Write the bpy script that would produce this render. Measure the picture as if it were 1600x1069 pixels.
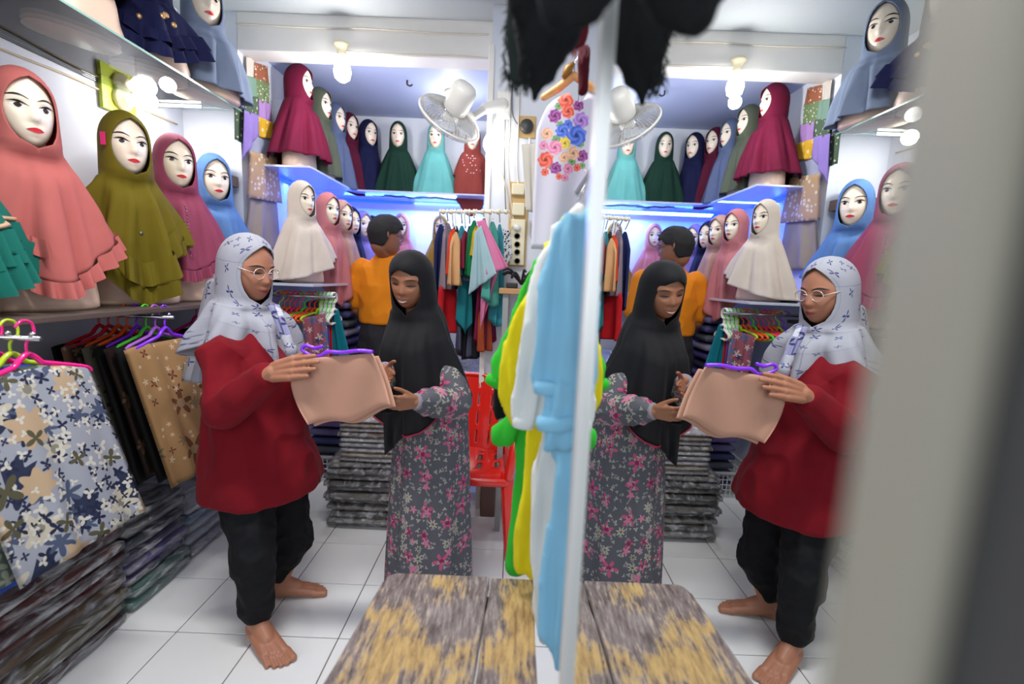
import bpy, bmesh, math, random
import numpy as np
from mathutils import Vector, Matrix
from mathutils.noise import noise
random.seed(7)
S=bpy.context.scene; COL=S.collection; PI=math.pi
for o in list(bpy.data.objects): bpy.data.objects.remove(o)

# ------------------------------------------------------------ camera
F=715.; CX,CY=800.,534.5; CAMZ=1.38
_n=np.array([.99919,-.0402,.0006]); _n/=np.linalg.norm(_n)
_f=np.array([.0062,.1378,-1.]); _f-=_n*(_n@_f); _f/=np.linalg.norm(_f)
CM=np.stack([_n,_f,np.cross(_n,_f)])            # camera axes -> world axes
cam=bpy.data.cameras.new('camera'); co=bpy.data.objects.new('camera',cam); COL.objects.link(co)
cam.sensor_width=36; cam.lens=36*F/1600; cam.clip_start=.01; cam.clip_end=60
M4=Matrix([list(map(float,r)) for r in CM]).to_4x4(); M4.translation=(0,0,CAMZ)
co.matrix_world=M4; S.camera=co
cam.dof.use_dof=True; cam.dof.focus_distance=1.95; cam.dof.aperture_fstop=1.7
def at(px,py,Y):
    v=CM@np.array([(px-CX)/F,(CY-py)/F,-1.]); v=v*Y/v[1]; return Vector((v[0],v[1],v[2]+CAMZ))
# ------------------------------------------------------------ world, lights, exposure
w=bpy.data.worlds.new('world'); S.world=w; w.use_nodes=True
w.node_tree.nodes['Background'].inputs[0].default_value=(.90,.94,1,1)
w.node_tree.nodes['Background'].inputs[1].default_value=.42
S.view_settings.view_transform='Standard'; S.view_settings.look='None'; S.view_settings.exposure=.28; S.view_settings.gamma=1
S.view_settings.use_curve_mapping=False
def light(name,kind,loc,e,col=(1,1,1),size=.1,rot=(0,0,0),sy=None):
    l=bpy.data.lights.new(name,kind); l.energy=e; l.color=col
    if kind=='AREA':
        l.size=size
        if sy: l.shape='RECTANGLE'; l.size_y=sy
    else: l.shadow_soft_size=size
    o=bpy.data.objects.new(name,l); COL.objects.link(o); o.location=loc; o.rotation_euler=rot; return o
light('ceiling_tube_light','AREA',(-.62,1.15,2.70),30,(1,.98,.95),1.1,(0,0,0),.12)
light('doorway_daylight','AREA',(-.6,-1.2,1.9),16,(.9,.95,1),1.6,(math.radians(80),0,0),1.6)
for nm,l,e in [('beam_bulb_light',(-1.025,2.76,2.42),9),('rear_bulb_light',(-.50,3.45,2.50),9),('wall_bulb_light',(-1.72,2.36,2.14),3.2),('bracket_bulb_light',(-.22,2.52,2.03),.9)]:
    light(nm,'POINT',l,e,(1,.97,.93),.035)

# ------------------------------------------------------------ materials
MATS={}
class NT:
    def __init__(s,name):
        m=bpy.data.materials.new(name); m.use_nodes=True; s.m=m; s.t=m.node_tree; s.N=s.t.nodes; s.b=s.N['Principled BSDF']
    def n(s,k,**kw):
        x=s.N.new(k)
        for a,b in kw.items(): setattr(x,a,b)
        return x
    def l(s,a,b): s.t.links.new(a,b)
    def math(s,op,a,b=None,c=None):
        x=s.n('ShaderNodeMath',operation=op)
        for i,v in enumerate((a,b,c)):
            if v is None: continue
            if isinstance(v,(int,float)): x.inputs[i].default_value=v
            else: s.l(v,x.inputs[i])
        return x.outputs[0]
    def mix(s,fac,a,b):
        x=s.n('ShaderNodeMix',data_type='RGBA')
        for i,v in ((0,fac),(6,a),(7,b)):
            if isinstance(v,(int,float)): x.inputs[i].default_value=v
            elif isinstance(v,tuple): x.inputs[i].default_value=(*v[:3],1)
            else: s.l(v,x.inputs[i])
        return x.outputs[2]
def sr(h):                                      # display colour 0-255 -> linear
    return tuple(((c/255+.055)/1.055)**2.4 if c>10 else c/3294 for c in h)
def cloth(name,rgb,rough=.85,sheen=.04,var=.12,bump=.25,scale=60,dim=.74):
    if name in MATS: return MATS[name]
    t=NT(name); c=tuple(x*dim for x in sr(rgb)); sheen*=.1; tc=t.n('ShaderNodeTexCoord')
    nz=t.n('ShaderNodeTexNoise'); nz.inputs['Scale'].default_value=9; t.l(tc.outputs['Object'],nz.inputs[0])
    t.l(t.mix(nz.outputs[0],tuple(x*(1-var) for x in c),tuple(min(1,x*(1+var)) for x in c)),t.b.inputs['Base Color'])
    n2=t.n('ShaderNodeTexNoise'); n2.inputs['Scale'].default_value=scale*6; t.l(tc.outputs['Object'],n2.inputs[0])
    n3=t.n('ShaderNodeTexNoise'); n3.inputs['Scale'].default_value=14; t.l(tc.outputs['Object'],n3.inputs[0])
    bp=t.n('ShaderNodeBump'); bp.inputs['Strength'].default_value=bump; bp.inputs['Distance'].default_value=.004
    t.l(t.math('ADD',t.math('MULTIPLY',n2.outputs[0],.25),n3.outputs[0]),bp.inputs['Height']); t.l(bp.outputs[0],t.b.inputs['Normal'])
    t.b.inputs['Roughness'].default_value=rough; t.b.inputs['Sheen Weight'].default_value=sheen
    t.b.inputs['Specular IOR Level'].default_value=.25
    MATS[name]=t.m; return t.m
def plain(name,rgb,rough=.5,metal=0,coat=0,emit=0,spec=.5,noisy=0,nscale=8):
    if name in MATS: return MATS[name]
    t=NT(name); c=sr(rgb); t.b.inputs['Base Color'].default_value=(*c,1); t.b.inputs['Roughness'].default_value=rough
    t.b.inputs['Metallic'].default_value=metal; t.b.inputs['Coat Weight'].default_value=coat; t.b.inputs['Specular IOR Level'].default_value=spec
    if emit: t.b.inputs['Emission Color'].default_value=(*c,1); t.b.inputs['Emission Strength'].default_value=emit
    if noisy:
        tc=t.n('ShaderNodeTexCoord'); nz=t.n('ShaderNodeTexNoise'); nz.inputs['Scale'].default_value=nscale; nz.inputs['Detail'].default_value=5
        t.l(tc.outputs['Object'],nz.inputs[0])
        t.l(t.mix(nz.outputs[0],tuple(x*(1-noisy) for x in c),tuple(min(1,x*(1+noisy)) for x in c)),t.b.inputs['Base Color'])
        bp=t.n('ShaderNodeBump'); bp.inputs['Strength'].default_value=.2; bp.inputs['Distance'].default_value=.003; t.l(nz.outputs[0],bp.inputs['Height']); t.l(bp.outputs[0],t.b.inputs['Normal'])
    MATS[name]=t.m; return t.m
def printed(name,base,layers,rough=.8,lines=None):
    """cloth printed with flowers: layers = (scale, radius, petals, sharp, keep, rgb, centre rgb or None)"""
    if name in MATS: return MATS[name]
    t=NT(name); uv=t.n('ShaderNodeUVMap'); sr=lambda h:tuple(x*.80 for x in globals()['sr'](h)); col=sr(base)
    wn=t.n('ShaderNodeTexNoise'); wn.inputs['Scale'].default_value=40; t.l(uv.outputs[0],wn.inputs[0])
    if lines:
        sc,wd,lc=lines
        sx=t.n('ShaderNodeSeparateXYZ'); t.l(uv.outputs[0],sx.inputs[0])
        ms=[]
        for ax in (0,1):
            v=t.math('ADD',t.math('MULTIPLY',sx.outputs[ax],sc),t.math('MULTIPLY',wn.outputs[0],.03))
            ms.append(t.math('LESS_THAN',t.math('FRACT',v),wd))
        col=t.mix(t.math('MAXIMUM',ms[0],ms[1]),col,sr(lc))
    for k,(sc,rad,pet,sharp,keep,c,cc) in enumerate(layers):
        mp=t.n('ShaderNodeMapping'); mp.inputs['Location'].default_value=(k*3.7+1,k*1.9+2,0); t.l(uv.outputs[0],mp.inputs[0])
        vo=t.n('ShaderNodeTexVoronoi',voronoi_dimensions='2D'); vo.inputs['Scale'].default_value=sc; vo.inputs['Randomness'].default_value=.85
        t.l(mp.outputs[0],vo.inputs[0])
        sb=t.n('ShaderNodeVectorMath',operation='SUBTRACT'); t.l(mp.outputs[0],sb.inputs[0]); t.l(vo.outputs['Position'],sb.inputs[1])
        xy=t.n('ShaderNodeSeparateXYZ'); t.l(sb.outputs[0],xy.inputs[0])
        cr=t.n('ShaderNodeSeparateColor'); t.l(vo.outputs['Color'],cr.inputs[0])
        an=t.math('ADD',t.math('ARCTAN2',xy.outputs[1],xy.outputs[0]),t.math('MULTIPLY',cr.outputs[1],6.3))
        pt=t.math('ADD',t.math('MULTIPLY',t.math('COSINE',t.math('MULTIPLY',an,pet)),sharp),1-sharp)
        R=t.math('MULTIPLY',t.math('MULTIPLY',pt,rad*sc),t.math('ADD',t.math('MULTIPLY',cr.outputs[2],.7),.6))
        hit=t.math('MULTIPLY',t.math('LESS_THAN',vo.outputs['Distance'],R),t.math('LESS_THAN',cr.outputs[0],keep))
        col=t.mix(hit,col,sr(c))
        if cc:
            h2=t.math('MULTIPLY',t.math('LESS_THAN',vo.outputs['Distance'],rad*sc*.28),t.math('LESS_THAN',cr.outputs[0],keep))
            col=t.mix(h2,col,sr(cc))
    if isinstance(col,tuple): t.b.inputs['Base Color'].default_value=(*col,1)
    else: t.l(col,t.b.inputs['Base Color'])
    bp=t.n('ShaderNodeBump'); bp.inputs['Strength'].default_value=.2; bp.inputs['Distance'].default_value=.003; t.l(wn.outputs[0],bp.inputs['Height']); t.l(bp.outputs[0],t.b.inputs['Normal'])
    t.b.inputs['Roughness'].default_value=rough; t.b.inputs['Specular IOR Level'].default_value=.25
    MATS[name]=t.m; return t.m
def film():
    if 'film' in MATS: return MATS['film']
    t=NT('clear_plastic_film'); tc=t.n('ShaderNodeTexCoord')
    mp=t.n('ShaderNodeMapping'); mp.inputs['Scale'].default_value=(3.2,1.1,4.2); mp.inputs['Rotation'].default_value=(.35,.15,.25); ge=t.n('ShaderNodeNewGeometry'); t.l(ge.outputs['Position'],mp.inputs[0])
    nz=t.n('ShaderNodeTexNoise'); nz.inputs['Scale'].default_value=6; nz.inputs['Detail'].default_value=8; nz.inputs['Roughness'].default_value=.65; nz.inputs['Distortion'].default_value=1.6; t.l(mp.outputs[0],nz.inputs[0])
    bp=t.n('ShaderNodeBump'); bp.inputs['Strength'].default_value=1; bp.inputs['Distance'].default_value=.03; t.l(nz.outputs[0],bp.inputs['Height'])
    gl=t.n('ShaderNodeBsdfGlossy'); gl.inputs['Roughness'].default_value=.16; gl.inputs[0].default_value=(.95,.97,1,1); t.l(bp.outputs[0],gl.inputs['Normal'])
    tr=t.n('ShaderNodeBsdfTransparent'); lw=t.n('ShaderNodeFresnel'); lw.inputs[0].default_value=1.6; t.l(bp.outputs[0],lw.inputs['Normal'])
    mx=t.n('ShaderNodeMixShader'); rp=t.n('ShaderNodeMapRange'); rp.inputs['From Min'].default_value=.48; rp.inputs['From Max'].default_value=.68; t.l(nz.outputs[0],rp.inputs[0])
    t.l(t.math('MINIMUM',t.math('ADD',t.math('MULTIPLY',lw.outputs[0],1.1),t.math('MULTIPLY',rp.outputs[0],.6)),.85),mx.inputs[0]); t.l(tr.outputs[0],mx.inputs[1]); t.l(gl.outputs[0],mx.inputs[2])
    df=t.n('ShaderNodeBsdfDiffuse'); df.inputs[0].default_value=(.86,.88,.92,1); t.l(bp.outputs[0],df.inputs['Normal']); m2=t.n('ShaderNodeMixShader')  # white diffuse streaks: highlights on the crumpled film, painted into its colour
    r2=t.n('ShaderNodeMapRange'); r2.inputs['From Min'].default_value=.47; r2.inputs['From Max'].default_value=.66; r2.inputs['To Max'].default_value=.46; t.l(nz.outputs[0],r2.inputs[0])
    t.l(r2.outputs[0],m2.inputs[0]); t.l(mx.outputs[0],m2.inputs[1]); t.l(df.outputs[0],m2.inputs[2])
    t.l(m2.outputs[0],t.N['Material Output'].inputs[0]); MATS['film']=t.m; return t.m
def glassy(name,tint,refl=.25,alpha=.7):
    t=NT(name); gl=t.n('ShaderNodeBsdfGlossy'); gl.inputs['Roughness'].default_value=.03
    tr=t.n('ShaderNodeBsdfTransparent'); tr.inputs[0].default_value=(*tint,1)
    fr=t.n('ShaderNodeFresnel'); fr.inputs[0].default_value=1.45; mx=t.n('ShaderNodeMixShader')
    t.l(fr.outputs[0],mx.inputs[0]); t.l(tr.outputs[0],mx.inputs[1]); t.l(gl.outputs[0],mx.inputs[2]); t.l(mx.outputs[0],t.N['Material Output'].inputs[0]); return t.m
def weathered():
    t=NT('weathered_bench_wood'); tc=t.n('ShaderNodeTexCoord')
    mp=t.n('ShaderNodeMapping'); mp.inputs['Scale'].default_value=(8,1.3,6); t.l(tc.outputs['Object'],mp.inputs[0])
    g=t.n('ShaderNodeTexNoise'); g.inputs['Scale'].default_value=13; g.inputs['Detail'].default_value=9; g.inputs['Roughness'].default_value=.7; t.l(mp.outputs[0],g.inputs[0])
    p=t.n('ShaderNodeTexNoise'); p.inputs['Scale'].default_value=5; p.inputs['Detail'].default_value=6; p.inputs['Roughness'].default_value=.65
    m2=t.n('ShaderNodeMapping'); m2.inputs['Scale'].default_value=(1.4,.9,1); m2.inputs['Location'].default_value=(3.1,4.4,0); t.l(tc.outputs['Object'],m2.inputs[0]); t.l(m2.outputs[0],p.inputs[0])
    gr=t.n('ShaderNodeValToRGB'); t.l(g.outputs[0],gr.inputs[0]); e=gr.color_ramp.elements
    e[0].position=.34; e[0].color=(*sr((74,62,60)),1); e[1].position=.66; e[1].color=(*sr((168,156,156)),1)
    x=gr.color_ramp.elements.new(.5); x.color=(*sr((126,113,112)),1)
    oc=t.n('ShaderNodeValToRGB'); t.l(g.outputs[0],oc.inputs[0]); e=oc.color_ramp.elements
    e[0].position=.3; e[0].color=(*sr((116,82,50)),1); e[1].position=.58; e[1].color=(*sr((192,160,104)),1)
    def bump_at(cx,cy,rx,ry):
        q=t.n('ShaderNodeMapping'); q.inputs['Location'].default_value=(-cx/rx,-cy/ry,0); q.inputs['Scale'].default_value=(1/rx,1/ry,0); t.l(tc.outputs['Object'],q.inputs[0])
        ln=t.n('ShaderNodeVectorMath',operation='LENGTH'); t.l(q.outputs[0],ln.inputs[0]); return t.math('MAXIMUM',t.math('SUBTRACT',1,ln.outputs['Value']),-.6)
    wear=t.math('MAXIMUM',bump_at(-.18,.84,.13,.26),bump_at(.055,.95,.055,.30))
    mk=t.n('ShaderNodeValToRGB'); e=mk.color_ramp.elements; e[0].position=.50; e[1].position=.60
    t.l(t.math('ADD',t.math('ADD',p.outputs[0],t.math('MULTIPLY',t.math('SUBTRACT',g.outputs[0],.5),.55)),t.math('MULTIPLY',wear,.17)),mk.inputs[0])
    t.l(t.mix(mk.outputs[0],gr.outputs[0],oc.outputs[0]),t.b.inputs['Base Color'])
    rr=t.n('ShaderNodeMapRange'); rr.inputs['To Min'].default_value=.22; rr.inputs['To Max'].default_value=.6; t.l(mk.outputs[0],rr.inputs[0]); t.l(rr.outputs[0],t.b.inputs['Roughness'])
    bp=t.n('ShaderNodeBump'); bp.inputs['Strength'].default_value=.6; bp.inputs['Distance'].default_value=.004
    t.l(t.math('SUBTRACT',g.outputs[0],t.math('MULTIPLY',mk.outputs[0],.3)),bp.inputs['Height']); t.l(bp.outputs[0],t.b.inputs['Normal']); return t.m
def bulbmat():
    return plain('lit_bulb_glass',(255,252,246),.3,emit=30)
WHITEWALL=plain('painted_wall',(222,226,236),.65,noisy=.05,nscale=3)
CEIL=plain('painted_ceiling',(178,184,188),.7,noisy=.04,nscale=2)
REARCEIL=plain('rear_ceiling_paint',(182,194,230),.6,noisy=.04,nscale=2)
BEAM=plain('beam_paint',(236,233,228),.6,noisy=.08,nscale=6)
CREAMPL=plain('cream_plastic',(232,222,190),.4); WHITEPL=plain('white_plastic',(236,234,230),.3,coat=.2)
DARKW=plain('dark_shelf_wood',(92,78,72),.5,noisy=.2); CHROME=plain('chrome',(205,205,208),.18,1); BLACK=plain('black_plastic',(25,25,28),.4)
MANN=plain('mannequin_skin',(236,205,184),.35,spec=.5); MFACE=plain('mannequin_face',(240,224,204),.33)
RED=plain('lip_red',(205,40,52),.35); DARK=plain('painted_black',(28,20,20),.5); EYEW=plain('eye_white',(238,236,232),.25)
IRIS=plain('iris_brown',(38,24,20),.2)

# ------------------------------------------------------------ mesh helpers
def link(name,me,mat=None,parent=None,smooth=True):
    o=bpy.data.objects.new(name,me); COL.objects.link(o)
    if mat and not me.materials: me.materials.append(mat)
    if parent: o.parent=parent
    if smooth and len(me.polygons): me.polygons.foreach_set('use_smooth',[True]*len(me.polygons))
    return o
def mk(name,V,Fc,mat=None,parent=None,smooth=True,uv=None):
    me=bpy.data.meshes.new(name); me.from_pydata([tuple(map(float,v)) for v in V],[],Fc); 
    if uv is not None:
        l=me.uv_layers.new(name='UVMap'); idx=np.zeros(len(me.loops),int); me.loops.foreach_get('vertex_index',idx)
        l.data.foreach_set('uv',np.array(uv,float)[idx].ravel())
    return link(name,me,mat,parent,smooth)
def tag(o,label,cat=None,group=None,kind=None):
    o['label']=label
    if cat: o['category']=cat
    if group: o['group']=group
    if kind: o['kind']=kind
    return o
def empty(name,loc,rz=0,label=None,cat=None,group=None):
    o=bpy.data.objects.new(name,None); COL.objects.link(o); o.location=loc; o.rotation_euler=(0,0,rz); o.empty_display_size=.05
    if label: tag(o,label,cat,group)
    return o
def struct(o): o['kind']='structure'; return o
def bevbox(name,lo,hi,mat,parent=None,bev=.004,seg=2):
    bm=bmesh.new(); bmesh.ops.create_cube(bm,size=1)
    lo=Vector(lo); hi=Vector(hi); c=(lo+hi)/2; d=hi-lo
    for v in bm.verts: v.co=Vector((v.co.x*d.x,v.co.y*d.y,v.co.z*d.z))+c
    if bev: bmesh.ops.bevel(bm,geom=bm.edges[:],offset=min(bev,min(d)*.45),segments=seg,affect='EDGES',profile=.6)
    me=bpy.data.meshes.new(name); bm.to_mesh(me); bm.free(); return link(name,me,mat,parent,False)
def sweep(pts,r,n=8,closed=False):
    P=[Vector(p) for p in pts]; V=[];Fc=[]; up=None; m=len(P)
    for i,p in enumerate(P):
        a=P[(i-1)%m] if (closed or i>0) else p; b=P[(i+1)%m] if (closed or i<m-1) else p
        t=(b-a).normalized() if (b-a).length>1e-9 else Vector((0,0,1))
        if up is None: up=Vector((0,0,1)) if abs(t.z)<.9 else Vector((1,0,0))
        s=t.cross(up); s=s.normalized() if s.length>1e-6 else Vector((1,0,0)); up=s.cross(t).normalized()
        rr=r[i] if hasattr(r,'__len__') else r
        for k in range(n):
            an=2*PI*k/n; V.append(p+s*math.cos(an)*rr+up*math.sin(an)*rr)
    for i in range(m if closed else m-1):
        j=(i+1)%m
        for k in range(n): Fc.append((i*n+k,i*n+(k+1)%n,j*n+(k+1)%n,j*n+k))
    if not closed: Fc.append(tuple(range(n))[::-1]); Fc.append(tuple((m-1)*n+k for k in range(n)))
    return V,Fc
def join(parts):
    V=[];Fc=[]
    for v,f in parts:
        b=len(V); V+=list(v); Fc+=[tuple(i+b for i in q) for q in f]
    return V,Fc
def tube(name,pts,r,mat,parent=None,n=8,closed=False): 
    V,Fc=sweep(pts,r,n,closed); return mk(name,V,Fc,mat,parent)
def spline(pts,n=6):
    P=[Vector(p) for p in pts]; out=[]
    for i in range(len(P)-1):
        a=P[max(0,i-1)];b=P[i];c=P[i+1];d=P[min(len(P)-1,i+2)]
        for k in range(n):
            t=k/n; out.append(.5*((2*b)+(c-a)*t+(2*a-5*b+4*c-d)*t*t+(3*b-a-3*c+d)*t**3))
    out.append(P[-1]); return out
def lathe(prof,n=24,cen=(0,0,0),axis=None):
    V=[];Fc=[];m=len(prof)
    for r,z in prof:
        for k in range(n): V.append(Vector((r*math.cos(2*PI*k/n),r*math.sin(2*PI*k/n),z)))
    for i in range(m-1):
        for k in range(n): Fc.append((i*n+k,i*n+(k+1)%n,(i+1)*n+(k+1)%n,(i+1)*n+k))
    Fc.append(tuple(range(n))[::-1]); Fc.append(tuple((m-1)*n+k for k in range(n)))
    q=Vector((0,0,1)).rotation_difference(Vector(axis)) if axis is not None else None
    V=[(q@v if q else v)+Vector(cen) for v in V]; return V,Fc
def rings(R,n=32,cap=True,uvs=False):
    """R: list of (cx,cy,z,rx,ry[,exp]) """
    V=[];Fc=[]
    for r in R:
        e=r[5] if len(r)>5 else 1
        for k in range(n):
            a=2*PI*k/n; c,s=math.cos(a),math.sin(a)
            V.append(Vector((r[0]+r[3]*math.copysign(abs(c)**e,c),r[1]+r[4]*math.copysign(abs(s)**e,s),r[2])))
    m=len(R)
    for i in range(m-1):
        for k in range(n): Fc.append((i*n+k,i*n+(k+1)%n,(i+1)*n+(k+1)%n,(i+1)*n+k))
    if cap: Fc.append(tuple(range(n))[::-1]); Fc.append(tuple((m-1)*n+k for k in range(n)))
    return V,Fc
def cap2(p0,p1,r0,r1,n=14,flat=None):
    """tapered capsule; flat=(axis,factor) squashes across that axis"""
    p0=Vector(p0);p1=Vector(p1); d=p1-p0; L=d.length; d=d.normalized() if L>1e-6 else Vector((0,0,1))
    pts=[];rs=[]
    for k in range(5): a=PI/2*(k+.25)/5.25; pts.append(p0-d*r0*math.cos(a)); rs.append(r0*math.sin(a))
    pts.append(p0);rs.append(r0);pts.append(p1);rs.append(r1)
    for k in range(4,-1,-1): a=PI/2*(k+.25)/5.25; pts.append(p1+d*r1*math.cos(a)); rs.append(r1*math.sin(a))
    V,Fc=sweep(pts,rs,n)
    if flat:
        ax,f=Vector(flat[0]).normalized(),flat[1]; c=(p0+p1)/2
        V=[v-ax*((v-c).dot(ax)*(1-f)) if False else v for v in V]
        V2=[]
        for v in V:
            t=max(0,min(1,(v-p0).dot(d)/max(L,1e-6))); q=p0+d*t*L; V2.append(v-ax*((v-q).dot(ax)*(1-f)))
        V=V2
    return V,Fc
def chain(pts,rs,flat=None): return [cap2(pts[i],pts[i+1],rs[i],rs[i+1],flat=flat) for i in range(len(pts)-1)]
def ball(c,r,n=12):
    c=Vector(c); r=r if hasattr(r,'__len__') else (r,r,r); V=[];Fc=[];m=n//2+1
    for i in range(m):
        th=PI*(i+.25)/(m-.5)
        for k in range(n): V.append(c+Vector((r[0]*math.sin(th)*math.cos(2*PI*k/n),r[1]*math.sin(th)*math.sin(2*PI*k/n),r[2]*math.cos(th))))
    for i in range(m-1):
        for k in range(n): Fc.append((i*n+k,(i+1)*n+k,(i+1)*n+(k+1)%n,i*n+(k+1)%n))
    Fc.append(tuple(range(n))); Fc.append(tuple((m-1)*n+k for k in range(n))[::-1]); return V,Fc
def blob(name,parts,voxel,mat,parent=None,smooth=4,wr=0,wscale=6,stretch=(1,1,.35),uvdir=None):
    V,Fc=join(parts); me=bpy.data.meshes.new(name); me.from_pydata([tuple(v) for v in V],[],Fc)
    o=bpy.data.objects.new('tmp',me); COL.objects.link(o)
    md=o.modifiers.new('r','REMESH'); md.mode='VOXEL'; md.voxel_size=voxel
    if smooth: ms=o.modifiers.new('s','SMOOTH'); ms.factor=.5; ms.iterations=smooth
    dg=bpy.context.evaluated_depsgraph_get(); dg.update(); m2=bpy.data.meshes.new_from_object(o.evaluated_get(dg)); bpy.data.objects.remove(o)
    m2.name=name; m2.materials.clear()
    if wr:
        nv=len(m2.vertices); P_=np.zeros(nv*3); m2.vertices.foreach_get('co',P_); P_=P_.reshape(-1,3)
        N_=np.zeros(nv*3); m2.vertex_normals.foreach_get('vector',N_); N_=N_.reshape(-1,3); Q_=P_*np.array(stretch)*wscale
        h=np.array([(1-2*abs(noise(Vector(q)))*1.6)*.8+.5*noise(Vector(q)*2.3+Vector((5,1,2))) for q in Q_])
        P_+=N_*(wr*h)[:,None]; m2.vertices.foreach_set('co',P_.ravel()); m2.update()
    return link(name,m2,mat,parent)

# ------------------------------------------------------------ heads
def head_surf(a,t,W,Hh,D,nose=1.,lips=1.,bk=1.12):
    t=max(-1,min(1,t)); 
    if t>=0: w=W*(1-t**2.3)**.5; f=D*.94*(1-t**2.4)**.5; b=D*bk*(1-t**2.3)**.5
    else:
        q=-t; w=W*max(0,1-q**3.4)**.58*(1-.27*q); f=D*.95*max(0,1-q**5)**.5*(1-.02*q); b=D*bk*max(0,1-q**2.6)**.5*(1-.35*q)
    x=w*math.sin(a); c=math.cos(a)
    if c<=0: return Vector((x,-b*c,Hh*t))
    y=-f*abs(c)**.85; X=x/W; g=lambda u:math.exp(-u*u)
    if t>-.3: nz=max(0,min(1,(.16-t)/.46))**1.15
    else: nz=max(0,1-(-.3-t)/.1)
    k=D*min(1,c*2)
    y-=k*.23*nose*g(X/(.13+.07*nz))*nz
    y+=k*.11*(g((X-.42)/.23)+g((X+.42)/.23))*g((t-.0)/.11)
    y-=k*.05*(g((X-.4)/.28)+g((X+.4)/.28))*g((t-.17)/.08)
    y-=k*.075*lips*g(X/.3)*g((t+.50)/.055); y-=k*.08*lips*g(X/.24)*g((t+.61)/.055); y-=k*.07*g(X/.3)*g((t+.86)/.13)
    y-=k*.04*(g((X-.5)/.25)+g((X+.5)/.25))*g((t+.25)/.2)
    return Vector((x,y,Hh*t))
def head_mesh(W,Hh,D,n=44,m=40,**kw):
    V=[];Fc=[]
    for i in range(m):
        t=math.cos(PI*(i+.15)/(m-.7)); 
        for k in range(n):
            a=2*PI*k/n; a=a-.35*math.sin(a); V.append(head_surf(a,t,W,Hh,D,**kw))
    for i in range(m-1):
        for k in range(n): Fc.append((i*n+k,(i+1)*n+k,(i+1)*n+(k+1)%n,i*n+(k+1)%n))
    Fc.append(tuple(range(n))); Fc.append(tuple((m-1)*n+k for k in range(n))[::-1]); return V,Fc
def face_pt(X,T,W,Hh,D,off,**kw):
    w=head_surf(PI/2,T,W,Hh,D,**kw).x; a=math.asin(max(-.98,min(.98,X*W/w))); p=head_surf(a,T,W,Hh,D,**kw); p.y-=off; return p
def patch(xs,top,bot,W,Hh,D,off,rows=4,bulge=0,**kw):
    V=[];Fc=[];n=len(xs)
    for j in range(rows):
        u=j/(rows-1)
        for i in range(n):
            s=i/(n-1); p=face_pt(xs[i],top[i]*(1-u)+bot[i]*u,W,Hh,D,off+bulge*math.sin(PI*u)*math.sin(PI*s),**kw); V.append(p)
    for j in range(rows-1):
        for i in range(n-1): Fc.append((j*n+i,(j+1)*n+i,(j+1)*n+i+1,j*n+i+1))
    return V,Fc
def lens_shape(x0,x1,c,h,n=11,tilt=0,arch=0,bot=1.):
    xs=[x0+(x1-x0)*i/(n-1) for i in range(n)]; s=[math.sin(PI*i/(n-1)) for i in range(n)]
    cc=[c+tilt*(i/(n-1)-.5)+arch*s[i] for i in range(n)]
    return xs,[a+h*q for a,q in zip(cc,s)],[a-h*bot*q for a,q in zip(cc,s)]
def face_parts(W,Hh,D,style='mannequin',**kw):
    """list of (name, V, F, material, level)"""
    out=[]
    for sd in (-1,1):
        def L(x0,x1,c,h,tilt=0,arch=0,bot=1.):
            xs,a,b=lens_shape(x0*sd,x1*sd,c,h,11,tilt,arch,bot); return xs,a,b
        if style=='mannequin':
            out.append(('eye',*patch(*L(.18,.70,.0,.062,.02,0,.8),W,Hh,D,.0012,bulge=.002,**kw),EYEW,0))
            out.append(('iris',*patch(*L(.32,.58,.008,.060),W,Hh,D,.0034,bulge=.001,**kw),IRIS,1))
            out.append(('eyelash',*patch(*L(.12,.80,.032,.028,.06,.05,.6),W,Hh,D,.0036,**kw),DARK,1))
            out.append(('eyebrow',*patch(*L(.10,.86,.175,.026,.03,.075,1),W,Hh,D,.0015,**kw),DARK,0))
        else:
            out.append(('eye',*patch(*L(.18,.68,-.01,.032,0,-.012),W,Hh,D,.0015,**kw),DARK,0))
            out.append(('eyebrow',*patch(*L(.12,.78,.15,.028,-.01,.055),W,Hh,D,.0012,**kw),plain('brow_hair',(45,32,28),.8),0))
    return out
def add_face(parent,parts,off=(0,0,0),cache={}):
    key=id(parts); last=None
    if key not in cache:
        cache[key]=[]
        for (nm,V,Fc,mat,lv) in parts:
            me=bpy.data.meshes.new(nm); me.from_pydata([tuple(v) for v in V],[],Fc); me.materials.append(mat)
            me.polygons.foreach_set('use_smooth',[True]*len(me.polygons)); cache[key].append((nm,me,lv))
    for nm,me,lv in cache[key]:
        o=bpy.data.objects.new(nm,me); COL.objects.link(o)
        if lv==0: o.parent=parent; o.location=off; last=o
        else: o.parent=last
MW,MH,MD=.075,.130,.098
MHEAD=head_mesh(MW,MH,MD)
MPARTS=face_parts(MW,MH,MD)
xs,a,b=lens_shape(-.30,.30,-.55,.062,11); mid=[ -.548-.006*math.cos(i/10*2*PI) for i in range(11)]
MPARTS.append(('lips',*patch(xs,a,b,MW,MH,MD,.0012,rows=5,bulge=.001),RED,0))

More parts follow.
